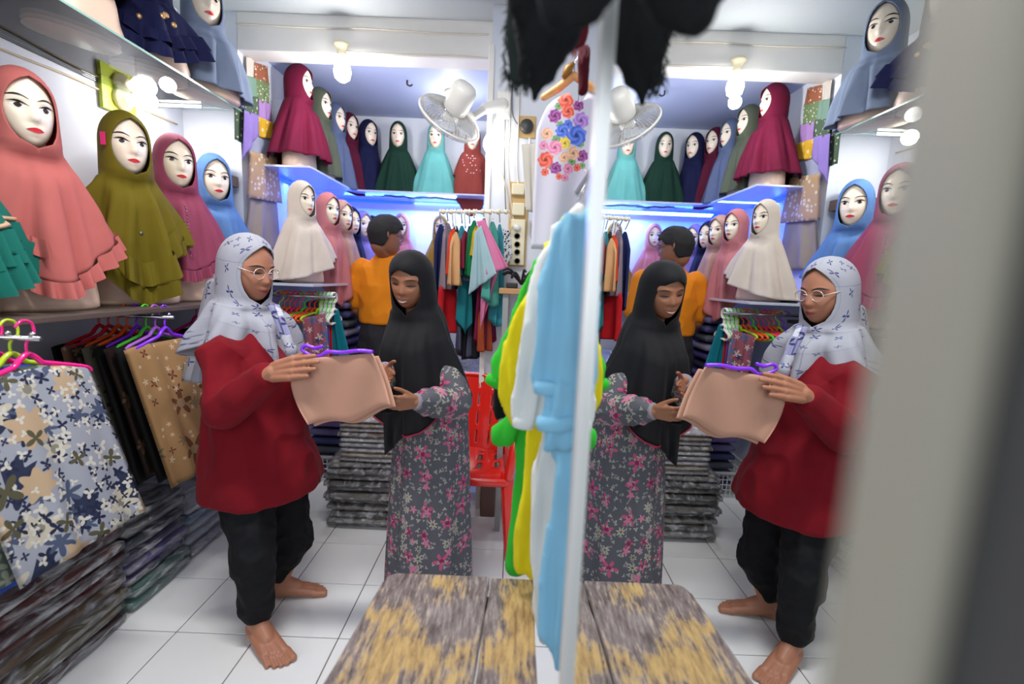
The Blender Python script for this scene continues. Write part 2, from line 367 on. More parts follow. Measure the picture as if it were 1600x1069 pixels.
# ------------------------------------------------------------ hijab
def hijab(parent,mat,W=MW,Hh=MH,D=MD,R=(.2,.14),yo=.02,front=-.45,side=-.4,back=-.4,q=2,k=9,amp=.06,p=.95,peak=.016,open_w=.90,o=.010,seed=0,
          name='hijab',loc=(0,0,0),n=96,rot=None,skew=0,hemwave=0,th=.80,tc=-.12,lift=0,asym=0,pit=0,bo=0):
    V=[];UV=[]; hood=16; drape=26; rnd=random.Random(seed); ph=[rnd.uniform(0,6.28) for _ in range(5)]
    def hemz(a):
        c=math.cos(a); s=math.sin(a)
        z=side+(front-side)*max(0,c)**q+(back-side)*max(0,-c)**1.5+asym*s
        return z+hemwave*math.sin(k*a+ph[0])
    ts=[math.cos(PI/2*(i+.3)/(hood))**1 for i in range(hood)]; ts=[1.0-(1.0+.93)*((i+.1)/(hood-1+.1))**1.5 for i in range(hood)]
    rows=[]
    for t in ts:
        row=[]
        if t>=0: s_=(max(0,1-t**2.3))**.5; w=(W+o)*s_; f=(D+o*.6)*s_; b=(D*1.12+o)*s_
        else: w=(W+o)*(1-.07*t); f=(D+o*.6)*(1-.03*-t); b=(D*1.12+o)*(1-.04*-t)
        u=(t-tc)/th; ao=0
        if abs(u)<1: xo=open_w*W*(1-u*u)**.5; ao=math.asin(min(.97,xo/w))
        for j in range(n+1):
            a=ao+(2*PI-2*ao)*j/n; c=math.cos(a); x=w*math.sin(a)
            y=-f*abs(c)**.9 if c>0 else -b*c
            if c>0 and t>.2: y-=peak*max(0,c)**3*math.sin(min(1,(t-.2)/.6)*PI)
            y+=bo*min(1,max(0,(.75-t)/.5))*(1 if c>0 else 0)*max(0,c)**.5
            row.append(Vector((x,y,(Hh+o)*t)))
        rows.append(row)
    zc=(Hh+o)*ts[-1]; last=rows[-1]
    r0x=(W+o)*1.09; r0f=(D+o*.6)*.96; r0b=(D*1.12+o)*.97
    for i in range(1,drape+1):
        u=i/drape; row=[]
        for j in range(n+1):
            a=2*PI*j/n; c=math.cos(a); s=math.sin(a); e=u**p
            rx=r0x+(R[0]-r0x)*e
            ry=(r0f if c>0 else r0b); ry=ry+(R[1]-ry)*e
            fo=amp*1.6*min(1,u*1.6)*( .6*(1-2*abs(math.sin((k*a+ph[1])/2))**1.3)+.2*math.cos(k*a+ph[1])+.35*math.cos((k*1.7//1)*a+ph[2])+.25*math.cos((k*2.6//1)*a+ph[3]+3*u))
            fo+=amp*.8*math.exp(-(((a+PI)%(2*PI)-PI)/1.1)**2)*min(1,u*3)*(1-2*abs(math.sin(5.5*((a+PI)%(2*PI)-PI)+ph[4]))**.8)*.5
            # chin tuck
            tuck=0
            if c>0: tuck=.035*c**2*math.exp(-((u-.10)/.09)**2)
            z=zc+(hemz(a)-zc)*u
            row.append(Vector(((rx*s)*(1+fo)+skew*u,(-ry*c)*(1+fo)+yo*e+tuck,z+lift*u)))
        rows.append(row)
    m=len(rows)
    if pit:
        for i,row in enumerate(rows):
            wt=1 if i<hood else max(0,1-(i-hood+1)/9)
            R_=Matrix.Rotation(pit*wt,3,'X'); rows[i]=[R_@v for v in row]
    for i,row in enumerate(rows):
        for j,v in enumerate(row): V.append(v); UV.append((.75*j/n*(1 if 1 else 0),v.z+0*.1 if False else -i*.022))
    Fc=[]
    for i in range(m-1):
        for j in range(n):
            Fc.append((i*(n+1)+j,(i+1)*(n+1)+j,(i+1)*(n+1)+j+1,i*(n+1)+j+1))
    Fc.append(tuple(range(n)))
    ob=mk(name,V,Fc,mat,parent,True,UV); ob.location=loc
    bm=bmesh.new(); bm.from_mesh(ob.data); bmesh.ops.remove_doubles(bm,verts=bm.verts,dist=1e-5); bm.to_mesh(ob.data); bm.free()
    if rot: ob.rotation_euler=rot
    md=ob.modifiers.new('t','SOLIDIFY'); md.thickness=.004; md.offset=-1
    return ob,rows
def frill(parent,rows,mat,row=-2,depth=.06,k=40,amp=.012,flare=1.06,name='frill',a0=0,a1=1,loc=(0,0,0)):
    base=rows[row]; n=len(base)-1; m=n*5; V=[];Fc=[];UV=[]; js=[a0+(a1-a0)*i/m for i in range(m+1)]
    cx=sum(v.x for v in base)/len(base); cy=sum(v.y for v in base)/len(base)
    for r in range(5):
        u=r/4
        for s in js:
            f=s*n; i=min(n-1,int(f)); v=base[i].lerp(base[i+1],f-i); d=Vector((v.x-cx,v.y-cy,0)); L=d.length or 1; d/=L
            h=amp*(.4+.6*u)*math.sin(2*PI*k*s)
            V.append(v+d*(.006+h+(flare-1)*L*u)+Vector((0,0,-depth*u+.004))); UV.append((s,u*depth))
    w=m+1
    for r in range(4):
        for i in range(m): Fc.append((r*w+i,(r+1)*w+i,(r+1)*w+i+1,r*w+i+1))
    ob=mk(name,V,Fc,mat,parent,True,UV); ob.location=loc; return ob

ZG_=2.2; BUSTC={}
def bust_mesh(Ht):
    k=round(Ht,3)
    if k in BUSTC: return BUSTC[k]
    zc=Ht-.02-MH*2; hz=zc-.0
    w=.165 if Ht>.6 else .15
    R=[(0,.01,0,w*.92,.085,.8),(0,.01,.012,w,.098,.8),(0,.01,.05,w*1.0,.10,.85),(0,.012,hz*.28,w*.93,.105,.9),(0,.012,hz*.5,w*.88,.10,.9),(0,.014,hz*.62,w*.84,.09,.9),
       (0,.016,hz*.72,w*.68,.075,.95),(0,.018,hz*.79,.078,.062,1),(0,.018,hz*.86,.058,.058,1),(0,.015,hz*1.0,.055,.06,1),(0,.012,hz+.06,.055,.06,1)]
    R2=[]
    for i in range(len(R)-1):
        for s in (0,.5):
            R2.append(tuple(R[i][q]*(1-s)+R[i+1][q]*s for q in range(6)))
    R2.append(R[-1]); V,Fc=rings(R2,28)
    me=bpy.data.meshes.new('bust'); me.from_pydata([tuple(v) for v in V],[],Fc); me.materials.append(MANN); me.polygons.foreach_set('use_smooth',[True]*len(me.polygons))
    hv,hf=MHEAD; h=bpy.data.meshes.new('head'); h.from_pydata([tuple(v) for v in hv],[],hf); h.materials.append(MFACE); h.polygons.foreach_set('use_smooth',[True]*len(h.polygons))
    BUSTC[k]=(me,h,Ht-.02-MH); return BUSTC[k]
def mannequin(loc,yaw,Ht,label,mat,fr=None,group=None,xtra=None,scale=1,head=True,**hj):
    if Ht<.70 and loc[2]!=ZG_:
        scale=.76 if Ht<.59 else .82
        for k_,v_ in (('front',-.45),('side',-.4),('back',-.4),('asym',0)): hj[k_]=hj.get(k_,v_)/scale+(0 if k_=='asym' else (MH+.02)*(1-scale)*-1/scale*1.0)
        hj['R']=tuple(v/scale for v in hj.get('R',(.2,.14))); Ht=Ht/scale
    e=empty('mannequin',loc,yaw,label,'mannequin',group); e.scale=(scale,)*3
    me,hm,hc=bust_mesh(Ht)
    link('bust',me,None,e)
    h=link('head',hm,None,e); h.location=(0,0,hc)
    add_face(h,MPARTS)
    hb,rows=hijab(e,mat,loc=(0,0,hc),**hj)
    if fr:
        for i,f in enumerate(fr):
            f=dict(f); f.setdefault('name','frill'); frill(hb,rows,f.pop('mat',mat),**f)
    if xtra: xtra(e,hb,rows,hc)
    return e
def towards(loc,yaw_off=0):                     # yaw that turns local -Y to face the photographer, plus an offset
    return math.atan2(-loc[0],loc[1])+yaw_off


def atX(px,py,X):
    v=CM@np.array([(px-CX)/F,(CY-py)/F,-1.]); v=v*X/v[0]; return Vector((v[0],v[1],v[2]+CAMZ))
# ================================================================= ROOM
XL=-1.95; XR=1.25; YB=4.05
fl=struct(bevbox('floor',(XL-.1,-1.0,-.06),(XR,YB+.1,-.004),plain('grout',(120,112,108),.8),bev=0))
TILE=plain('white_floor_tile',(238,239,240),.13,coat=.15,spec=.4,noisy=.03,nscale=5)
tp=.308; tme=None
for i in range(-3,8):
    for j in range(-6,8):
        x0=-1.232+tp*i; y0=1.875+tp*j
        if x0>XR-tp or y0>YB or y0<.2: continue
        if tme is None:
            t=bevbox('tile',(0,0,-.02),(tp-.0045,tp-.0045,0),TILE,fl,.0012,1); tme=t.data
        else: t=bpy.data.objects.new('tile',tme); COL.objects.link(t); t.parent=fl
        t.location=(x0+.002,y0+.002,0)
def wall(n,lo,hi,m=WHITEWALL,bev=0): return struct(bevbox(n,lo,hi,m,bev=bev))
wall('wall_left',(XL-.1,-.6,0),(XL,2.78,2.9))
wall('wall_rear_left',(XL-.1,2.78,0),(-1.62,YB,2.9))
wall('wall_back',(-1.62,YB,0),(-.17,YB+.1,2.9))
wall('wall_pillar',(-.17,2.62,0),(XR,YB+.1,2.9))
wall('wall_right',(XR,-.6,0),(XR+.1,2.62,2.9))
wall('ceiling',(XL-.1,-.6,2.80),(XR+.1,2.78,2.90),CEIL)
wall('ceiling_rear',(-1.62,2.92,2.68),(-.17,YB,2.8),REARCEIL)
bm_=wall('trim_1',(-1.62,2.78,2.60),(XR,2.92,2.9),BEAM,.006); tag(bm_,'painted off-white ceiling beam across the shop')
struct(bevbox('trim_2',(-.285,.4,2.77),(.6,2.5,2.798),plain('ceiling_panel',(206,208,212),.7),bev=.003))
struct(bevbox('trim_3',(-.185,2.60,0),(-.155,2.625,2.60),BEAM,bev=.004))
# mirror with its frame
MG=plain('mirror_glass',(240,243,242),.0,1); MFR=plain('mirror_frame_white',(224,226,226),.35,.35)
mir=empty('mirror',(.09,.32,.3),0,'tall wall-length mirror with white frame reflecting the whole shop','mirror')
def local(o,root): o.matrix_parent_inverse=Matrix.Translation(-Vector(root.location)); return o
local(bevbox('glass',(.09,.106,.3),(.096,.53,2.5),MG,mir,0),mir)
local(bevbox('frame_far_edge',(.0815,.53,.28),(.112,.555,2.52),MFR,mir,.002),mir)
local(bevbox('frame_near_edge',(.082,.083,.28),(.112,.106,2.52),plain('frame_cream',(150,147,134),.5),mir,.003),mir)
local(bevbox('backing_panel',(.097,.05,.28),(.112,.53,2.52),plain('backing_dark',(44,42,42),.6),mir,.001),mir)
local(bevbox('edge_strip',(.088,.03,.28),(.112,.082,2.52),plain('backing_grey',(66,66,66),.6),mir,.001),mir)

# ================================================================= SHELVES, LAMPS, CABLES
GL=glassy('shelf_glass',(.82,.93,.9)); GLE=plain('glass_edge_green',(150,190,178),.2)
def glass_shelf(label,lo,hi,edge,mat=GL):
    lo=Vector(lo);hi=Vector(hi)
    e=empty('glass_shelf',(lo+hi)/2,0,label,'shelf')
    local(bevbox('glass_plate',lo,hi,mat,e,.001),e)
    if edge=='x': local(bevbox('polished_edge',(hi.x,lo.y,lo.z),(hi.x+.003,hi.y,hi.z),GLE,e,0),e)
    else: local(bevbox('polished_edge',(lo.x,lo.y-.003,lo.z),(hi.x,lo.y,hi.z),GLE,e,0),e)
    return e
s1=glass_shelf('clear glass shelf high on the left wall carrying busts',(XL+.005,.9,2.192),(-1.47,2.53,2.2),'x')
for y in (1.2,2.45):
    local(bevbox('bracket',(XL+.001,y,2.175),(-1.62,y+.008,2.19),MFR,s1,.003),s1); local(bevbox('bracket',(XL+.001,y,1.98),(XL+.012,y+.012,2.19),MFR,s1,.003),s1)
tag(bevbox('wooden_shelf',(XL+.005,.5,1.183),(-1.47,2.76,1.203),DARKW,bev=.003),'long dark-edged shelf on the left wall under the pink and olive hijab busts','shelf')
tag(bevbox('wooden_shelf',(-1.94,2.60,1.84),(-1.625,2.75,1.90),DARKW,bev=.003),'short dark brown board behind the sky-blue hijab bust','shelf')
SG=plain('frosted_shelf',(196,204,226),.25,coat=.3)
tag(bevbox('rear_shelf',(-1.615,2.9,2.0),(-1.27,3.62,2.012),SG,bev=.002),'pale shelf under the tall maroon hijab bust on the rear left wall','shelf')
tag(bevbox('rear_shelf',(-1.615,3.63,2.0),(-.175,YB-.005,2.012),SG,bev=.002),'pale shelf along the back wall under the dark green and aqua busts','shelf')
tag(bevbox('rear_shelf',(-1.615,2.42,1.296),(-1.06,3.60,1.31),SG,bev=.002),'pale low shelf under the cream and pink hijab busts','shelf')
tag(bevbox('rear_shelf',(-1.615,3.61,1.296),(-.35,YB-.005,1.31),SG,bev=.002),'pale low shelf on the back wall behind the man in orange','shelf')
LED=plain('blue_led',(10,50,255),.4,emit=5); LEDW=plain('white_blue_led',(90,150,255),.4,emit=5)
tag(tube('led_strip',[(-1.60,2.95,1.985),(-1.60,3.6,1.985)],.007,LED),'blue light strip under the shelf of the maroon bust','light strip')
tag(tube('led_strip',[(-1.55,4.03,1.985),(-.9,4.03,1.985)],.007,LED),'blue light strip under the back shelf behind the dark green bust','light strip')
tag(tube('led_strip',[(-.88,4.03,1.985),(-.2,4.03,1.985)],.007,LEDW),'pale blue light strip under the back shelf near the rust bust','light strip')
light('led_glow_left','AREA',(-1.52,3.3,1.97),6,(.03,.10,1),.6,(0,0,0),.06)
light('led_glow_back','AREA',(-1.1,3.95,1.97),9,(.03,.12,1),.7,(math.radians(-20),0,0),.05)
light('led_glow_back_pale','AREA',(-.6,3.95,1.97),7,(.3,.5,1),.6,(math.radians(-20),0,0),.05)
def bulb(loc,label,down=True,axis=(0,0,-1)):
    e=empty('light_bulb',loc,0,label,'light bulb'); a=Vector(axis)
    v,f=lathe([(.045,0),(.05,.012),(.034,.022),(.026,.05),(.027,.07)],20,(0,0,0),a); mk('lamp_holder',v,f,CREAMPL,e)
    v,f=lathe([(.016,.07),(.022,.085),(.042,.12),(.048,.15),(.040,.185),(.018,.202)],24,(0,0,0),a); mk('glass_bulb',v,f,bulbmat(),e); return e
bulb((-1.03,2.78+.01,2.66),'lit white bulb hanging from the beam above the olive busts')
bulb((-.50,3.45,2.68),'lit bulb on the rear ceiling behind the fan')
gb=empty('lamp_board',(XL,2.32,2.16),0,'lime green board with a lit bulb on the left wall','lamp')
local(bevbox('board',(XL+.001,2.23,2.09),(XL+.02,2.42,2.23),plain('lime_board',(190,205,60),.5),gb,.003),gb)
v,f=lathe([(.05,0),(.05,.02),(.03,.03),(.03,.05)],20,(XL+.02,2.33,2.16),(1,0,0)); local(mk('lamp_holder',v,f,CREAMPL,gb),gb)
v,f=lathe([(.016,.05),(.038,.09),(.046,.12),(.034,.155),(.012,.168)],20,(XL+.02,2.33,2.16),(1,0,0)); local(mk('glass_bulb',v,f,bulbmat(),gb),gb)
bk=empty('wall_lamp',(-.165,2.66,2.1),0,'small lit bulb on a white bracket below the fan','lamp')
local(bevbox('bracket',(-.178,2.59,2.10),(-.152,2.60,2.20),WHITEPL,bk,.004),bk)
v,f=lathe([(.014,0),(.03,.03),(.033,.06),(.022,.085),(.008,.09)],20,(-.165,2.57,2.14),(0,0,-1)); local(mk('glass_bulb',v,f,bulbmat(),bk),bk)
WIRE=plain('cable_grey',(206,198,184),.5)
tag(tube('cable',spline([(-1.62,2.772,2.735),(-1.2,2.772,2.728),(-.9,2.772,2.735),(-.5,2.772,2.727),(-.2,2.772,2.73)]),.004,WIRE),'thin grey cable running along the top of the beam','cable')
tag(tube('cable',spline([(-1.0,2.772,2.612),(-.7,2.772,2.608),(-.4,2.772,2.614),(-.2,2.772,2.606)]),.0035,WIRE),'thin cable along the lower edge of the beam right of the bulb','cable')
tag(tube('cable',spline([(XL+.006,1.5,2.14),(XL+.006,1.82,2.15),(XL+.006,2.1,2.165),(XL+.006,2.32,2.165),(XL+.006,2.72,2.17)]),.005,plain('cable_cream',(200,182,150),.5)),'cream cable on the left wall running to the lime board','cable')
tag(tube('ceiling_hook',spline([(-.78,3.3,2.68),(-.78,3.3,2.655),(-.76,3.3,2.645),(-.745,3.3,2.655)]),.006,BLACK),'small dark hook on the rear ceiling beside the bulb','hook')

# ================================================================= FAN
fc=at(703,185,2.45); ax=Vector((-.52,.55,-.66)).normalized(); fan=empty('wall_fan',at(775,170,2.6),0,'white wall fan tilted down under the beam','fan')
FW=plain('fan_white',(232,230,224),.35,coat=.2); GW=plain('grille_wire',(200,198,194),.35,.4)
def basis(a): 
    u=a.cross(Vector((0,0,1))).normalized(); return u,a.cross(u).normalized()
fu,fv=basis(ax)
def fp(r,an,h): return fc+fu*math.cos(an)*r+fv*math.sin(an)*r+ax*h
parts=[]
R_=.165
prof=[(0.045,-.045),(.09,-.043),(.13,-.035),(.155,-.02),(R_,0)]
for sgn in (1,-1):
    ps=[]
    for k in range(56):
        an=2*PI*k/56; ps.append(sweep([fp(r,an+(r-.16)*1.5*sgn,h*sgn*-1) for r,h in prof],.0016,4))
    for r,h in ((.045,-.045),(.11,-.04)): ps.append(sweep([fp(r,2*PI*k/32,h*sgn*-1) for k in range(32)],.0015,5,True))
    V,Fc=join(ps); g=mk('front_grille' if sgn==1 else 'rear_grille',V,Fc,GW,fan); local(g,fan)
local(tube('rim',[fp(R_,2*PI*k/40,0) for k in range(40)],.006,FW,fan,8,True),fan)
for k in range(3):
    V=[];Fc=[]
    for i in range(7):
        for j in range(7):
            r=.03+.115*i/6; an=2*PI*k/3+(j/6-.5)*1.25*(1-.15*i/6)+.3*i/6; V.append(fp(r,an,.014*(j/6-.5)*2))
    for i in range(6):
        for j in range(6): Fc.append((i*7+j,i*7+j+1,(i+1)*7+j+1,(i+1)*7+j))
    b=mk('blade',V,Fc,plain('fan_blade',(205,210,222),.2,coat=.3),fan); local(b,fan); b.modifiers.new('t','SOLIDIFY').thickness=.003
v,f=lathe([(.03,.03),(.05,.04),(.060,.05),(.064,.09),(.063,.14),(.060,.165),(.048,.182),(.02,.186)],24,fc,-ax); local(mk('motor_housing',v,f,FW,fan),fan)
v,f=lathe([(.03,-.02),(.04,-.0),(.04,.02),(.03,.035)],20,fc,-ax); local(mk('hub',v,f,FW,fan),fan)
a0=fc-ax*.09; a1=at(738,184,2.5); a2=at(758,170,2.56); a3=at(785,164,2.6)
V,Fc=join([cap2(a0,a1,.02,.018),cap2(a1,a2,.018,.022)]); local(mk('neck',V,Fc,FW,fan),fan)
V,Fc=join([cap2(a2,a3,.028,.036)]); local(mk('arm',V,Fc,FW,fan),fan)
local(bevbox('wall_plate',a3+Vector((-.03,-.01,-.07)),a3+Vector((.045,.02,.07)),FW,fan,.01),fan)
# ================================================================= HIJAB BUSTS, FRONT LEFT SHELF
def C(n,rgb,**k): return cloth('cloth_'+n,rgb,**k)
def brooch(px,z,w=.012,mat=None):
    def f(e,hb,rows,hc):
        pass
    return f
def trimline(color,row,name='trim_line',w=.006):
    def f(e,hb,rows,hc):
        base=rows[row]; n=len(base)-1; idx=[j for j in list(range(int(n*.7),n))+list(range(0,int(n*.3)))]
        pts=[base[j]+Vector((0,-.006,0)) for j in idx]; tube(name,pts,w/2,color,hb,6).location=hb.location*0
        for c in hb.children: c.location=(0,0,0)
    return f
def tagcard(rgb,side,z,w=.02,h=.05):
    m=plain('tag_%d_%d_%d'%rgb,rgb,.4)
    def f(e,hb,rows,hc):
        b=bevbox('price_tag',(-w/2,-.0015,-h/2),(w/2,.0015,h/2),m,hb,.0008); b.location=(side*(MW+.012),-.055,z); b.rotation_euler=(0,0,side*1.0)
    return f
def multi(*fs):
    def f(e,hb,rows,hc):
        for g in fs: g(e,hb,rows,hc)
    return f
def beads(n,z0,z1,mat,r=.004,y=-.135,x=0,dy=-.05):
    def f(e,hb,rows,hc):
        ps=[]; nr=len(rows)
        for i in range(n):
            z=z0+(z1-z0)*i/(n-1); best=min(rows,key=lambda q:abs(q[0].z-z)); 
            j=int((x)*len(best))%len(best) if x else 0
            v=best[j]; ps.append(ball(v+Vector((0,-.004,0)),r,6))
        V,Fc=join(ps); mk('beads',V,Fc,mat,hb)
    return f
def sparkle(mat,seed,n=30,zr=(-.45,-.2),ar=.5,r=.006):
    def f(e,hb,rows,hc):
        rd=random.Random(seed); ps=[]
        for i in range(n):
            a=rd.uniform(-ar,ar); z=rd.uniform(*zr); best=min(rows,key=lambda q:abs(q[0].z-z)); m=len(best)-1; j=int((a/(2*PI))*m)%m
            v=best[j]; cxy=Vector((v.x,v.y,0)).normalized(); ps.append(ball(v+cxy*.002,(r,r*.6,r),6))
        V,Fc=join(ps); mk('beadwork',V,Fc,mat,hb)
    return f
GOLD=plain('brooch_gold',(214,170,120),.3,.6); WH=plain('pearl',(240,236,230),.3); SILV=plain('silver_bead',(190,185,190),.3,.7)
ZS=1.203
TEAL=C('teal',(24,120,108)); PINK=C('salmon_pink',(206,112,108)); OLIVE=C('olive',(122,108,22)); MAUVE=C('mauve',(168,78,108)); BLUE=C('sky_blue',(104,148,212))
def mq(x,y,z,yawoff,Ht,label,mat,**k): 
    return mannequin((x,y,z),towards((x,y),yawoff),Ht,label,mat,**k)
mq(-1.69,1.28,ZS,.1,.82,'bust in a teal pleated hijab at the left edge of the photo',TEAL,R=(.225,.17),front=-.56,side=-.44,back=-.4,k=8,amp=.08,p=.85,
   fr=[dict(row=-6,depth=.10,k=44,amp=.010,flare=1.10),dict(row=-1,depth=.10,k=36,amp=.016,flare=1.10)],xtra=trimline(plain('tan_lace',(196,160,128),.6),-7,w=.014),seed=1)
mq(-1.68,1.62,ZS,.32,.82,'bust in a salmon-pink hijab with a pleated frill, beside the teal one',PINK,R=(.215,.19),front=-.57,side=-.36,back=-.4,q=2.2,k=7,amp=.09,p=.85,
   fr=[dict(row=-1,depth=.055,k=34,amp=.011,flare=1.08),dict(row=-9,depth=.06,k=38,amp=.009,flare=1.12,a0=.52,a1=.98)],seed=2)
mq(-1.67,2.02,ZS,.30,.82,'bust in an olive hijab with ruffled layers on the left shelf',OLIVE,R=(.19,.18),front=-.60,side=-.34,back=-.35,q=2.6,k=7,amp=.13,p=.85,
   fr=[dict(row=-7,depth=.10,k=16,amp=.022,flare=1.12),dict(row=-1,depth=.07,k=18,amp=.02,flare=1.0)],xtra=multi(tagcard((226,40,120),-1,0),sparkle(SILV,3,2,(-.4,-.33),.05,.008)),seed=3)
mq(-1.68,2.32,ZS,.28,.82,'bust in a mauve hijab with a beaded front on the left shelf',MAUVE,R=(.20,.18),front=-.52,side=-.36,back=-.35,q=2,k=8,amp=.10,p=.88,
   fr=[dict(row=-1,depth=.055,k=34,amp=.012,flare=1.05)],xtra=beads(34,-.2,-.44,SILV,.004),seed=4)
mq(-1.70,2.64,ZS,.26,.81,'bust in a plain sky-blue hijab behind the woman in red',BLUE,R=(.21,.17),front=-.46,side=-.40,back=-.38,k=7,amp=.09,p=.9,seed=5)
# top glass shelf, only the lower halves are in the picture
ZG=2.2
PUR=C('grey_purple',(126,108,156)); NAVY=C('navy',(22,26,72)); GREYB=C('grey_blue',(136,150,178)); BROWNC=C('taupe',(128,100,90))
for (x,y,lab,m,kw) in [(-1.66,1.42,'bust in a dark teal hijab on the high glass shelf, top left corner',C('deep_teal',(60,110,110)),dict(R=(.19,.17),front=-.2,side=-.16,back=-.2,seed=6)),
    (-1.66,1.82,'bust in a grey-purple hijab on the high glass shelf',PUR,dict(R=(.20,.17),front=-.27,side=-.2,back=-.25,seed=7)),
    (-1.63,2.14,'bust in a navy ruffled hijab with gold flower brooches on the high glass shelf',NAVY,dict(R=(.20,.18),front=-.36,side=-.22,back=-.3,k=7,amp=.08,q=1.6,seed=8,fr=[dict(row=-1,depth=.05,k=22,amp=.016,flare=1.08),dict(row=-8,depth=.05,k=20,amp=.014,flare=1.14)],xtra=sparkle(GOLD,5,5,(-.32,-.2),.5,.012))),
    (-1.56,2.40,'bust in a long grey-blue hijab at the end of the high glass shelf',GREYB,dict(R=(.20,.17),front=-.40,side=-.41,back=-.41,k=8,amp=.08,seed=9,p=.5))]:
    fr=kw.pop('fr',None); xt=kw.pop('xtra',None)
    mannequin((x,y,ZG),towards((x,y),.3),.585,lab,m,fr=fr,xtra=xt,**kw)
# ================================================================= REAR LEFT AND BACK WALL BUSTS
ZR=2.012; ZL=1.31
MAR=C('maroon',(112,14,54)); OLG=C('grey_olive',(96,104,88)); BGR=C('blue_grey',(104,118,156)); BUR=C('burgundy',(96,20,52)); DGR=C('dark_green',(24,62,48)); AQ=C('aqua',(122,206,202)); RUST=C('rust',(158,70,62))
mannequin((-1.42,3.10,ZR),1.48,.67,'tall bust in a maroon hijab above the cream one, seen side on',MAR,R=(.21,.19),front=-.44,side=-.44,back=-.50,k=8,amp=.08,p=.85,seed=11)
mannequin((-1.41,3.38,ZR),1.35,.64,'bust in a grey-olive hijab with a round white sticker',OLG,R=(.19,.16),front=-.46,side=-.46,back=-.46,k=8,amp=.07,seed=12,
  xtra=lambda e,hb,rows,hc:(lambda vf:mk('sticker',vf[0],vf[1],WH,hb))(ball((MW+.016,-.0,.02),(.004,.02,.03),12)) )
mannequin((-1.39,3.60,ZR),1.25,.62,'bust in a blue-grey hijab next to the grey-olive one on the rear shelf',BGR,R=(.20,.16),front=-.48,side=-.46,back=-.46,k=8,amp=.07,seed=13)
mannequin((-1.36,3.80,ZR),1.0,.62,'bust in a burgundy hijab near the corner of the rear shelf',BUR,R=(.15,.14),front=-.50,side=-.46,back=-.46,k=6,amp=.08,seed=14)
mannequin((-1.23,3.88,ZR),.8,.60,'bust in a dark navy hijab in the corner of the back wall',NAVY,R=(.16,.12),front=-.46,side=-.46,back=-.45,k=6,amp=.05,seed=15)
mq(-.99,3.90,ZR,-.1,.60,'bust in a dark bottle-green hijab on the upper back shelf',DGR,R=(.21,.13),front=-.47,side=-.46,back=-.45,k=10,amp=.08,p=.8,seed=16)
mq(-.685,3.90,ZR,-.1,.60,'bust in a light aqua hijab behind the fan',AQ,R=(.21,.13),front=-.47,side=-.47,back=-.45,k=9,amp=.05,p=.85,seed=17)
mq(-.385,3.88,ZR,0,.58,'bust in a rust hijab with pearls, pointed in front, right end of back shelf',RUST,R=(.155,.13),front=-.58,side=-.24,back=-.4,q=1.3,k=5,amp=.06,p=.6,xtra=sparkle(WH,9,24,(-.38,-.16),.8,.006),seed=18)
CRM=C('cream_beige',(236,222,210)); PK2=C('dusty_pink',(214,134,140)); PK3=C('rose_beige',(206,164,156)); LIL=C('lilac',(150,138,220)); BLK=C('black_cloth',(24,24,34)); PK4=C('light_pink',(226,142,156)); MUS=C('mustard',(176,132,44))
mannequin((-1.21,2.64,ZL),1.08,.575,'bust in a cream hijab on the low rear shelf, nearest the woman',CRM,R=(.20,.17),front=-.36,side=-.34,back=-.44,q=1.5,k=6,amp=.08,p=.8,asym=.07,seed=21)
mannequin((-1.17,2.90,ZL),1.0,.56,'bust in a dusty pink hijab with long hanging tails, beside the cream one',PK2,R=(.15,.13),front=-.55,side=-.42,back=-.42,q=3,k=5,amp=.12,p=.8,seed=22,asym=-.05)
mannequin((-1.16,3.10,ZL),1.0,.55,'bust in a rose-beige frilled hijab behind the dusty pink one',PK3,R=(.15,.13),front=-.40,side=-.36,back=-.36,k=6,amp=.1,fr=[dict(row=-1,depth=.04,k=24,amp=.01)],seed=23)
mannequin((-1.18,3.32,ZL),.9,.54,'bust in a navy hijab on the low rear shelf behind the man',NAVY,R=(.15,.13),front=-.42,side=-.40,back=-.4,k=6,amp=.06,seed=24)
mannequin((-1.16,3.52,ZL),.8,.54,'bust in a lilac hijab left of the man in orange',LIL,R=(.15,.13),front=-.42,side=-.40,back=-.4,k=6,amp=.06,seed=25)
mannequin((-1.17,3.78,ZL),.6,.54,'bust in a black hijab with a pink tag just left of the man’s head'.replace('’',"'"),BLK,R=(.15,.13),front=-.42,side=-.40,back=-.4,k=6,amp=.06,xtra=tagcard((226,40,120),-1,0),seed=26)
mq(-.955,3.88,ZL,-.1,.58,'bust in a light pink hijab right of the man on the low back shelf',PK4,R=(.21,.13),front=-.44,side=-.42,back=-.42,k=8,amp=.06,seed=27)
mq(-.63,3.88,ZL,-.05,.58,'bust in a mustard hijab behind the rack of hanging hijabs',MUS,R=(.20,.13),front=-.44,side=-.42,back=-.42,k=8,amp=.06,seed=28)

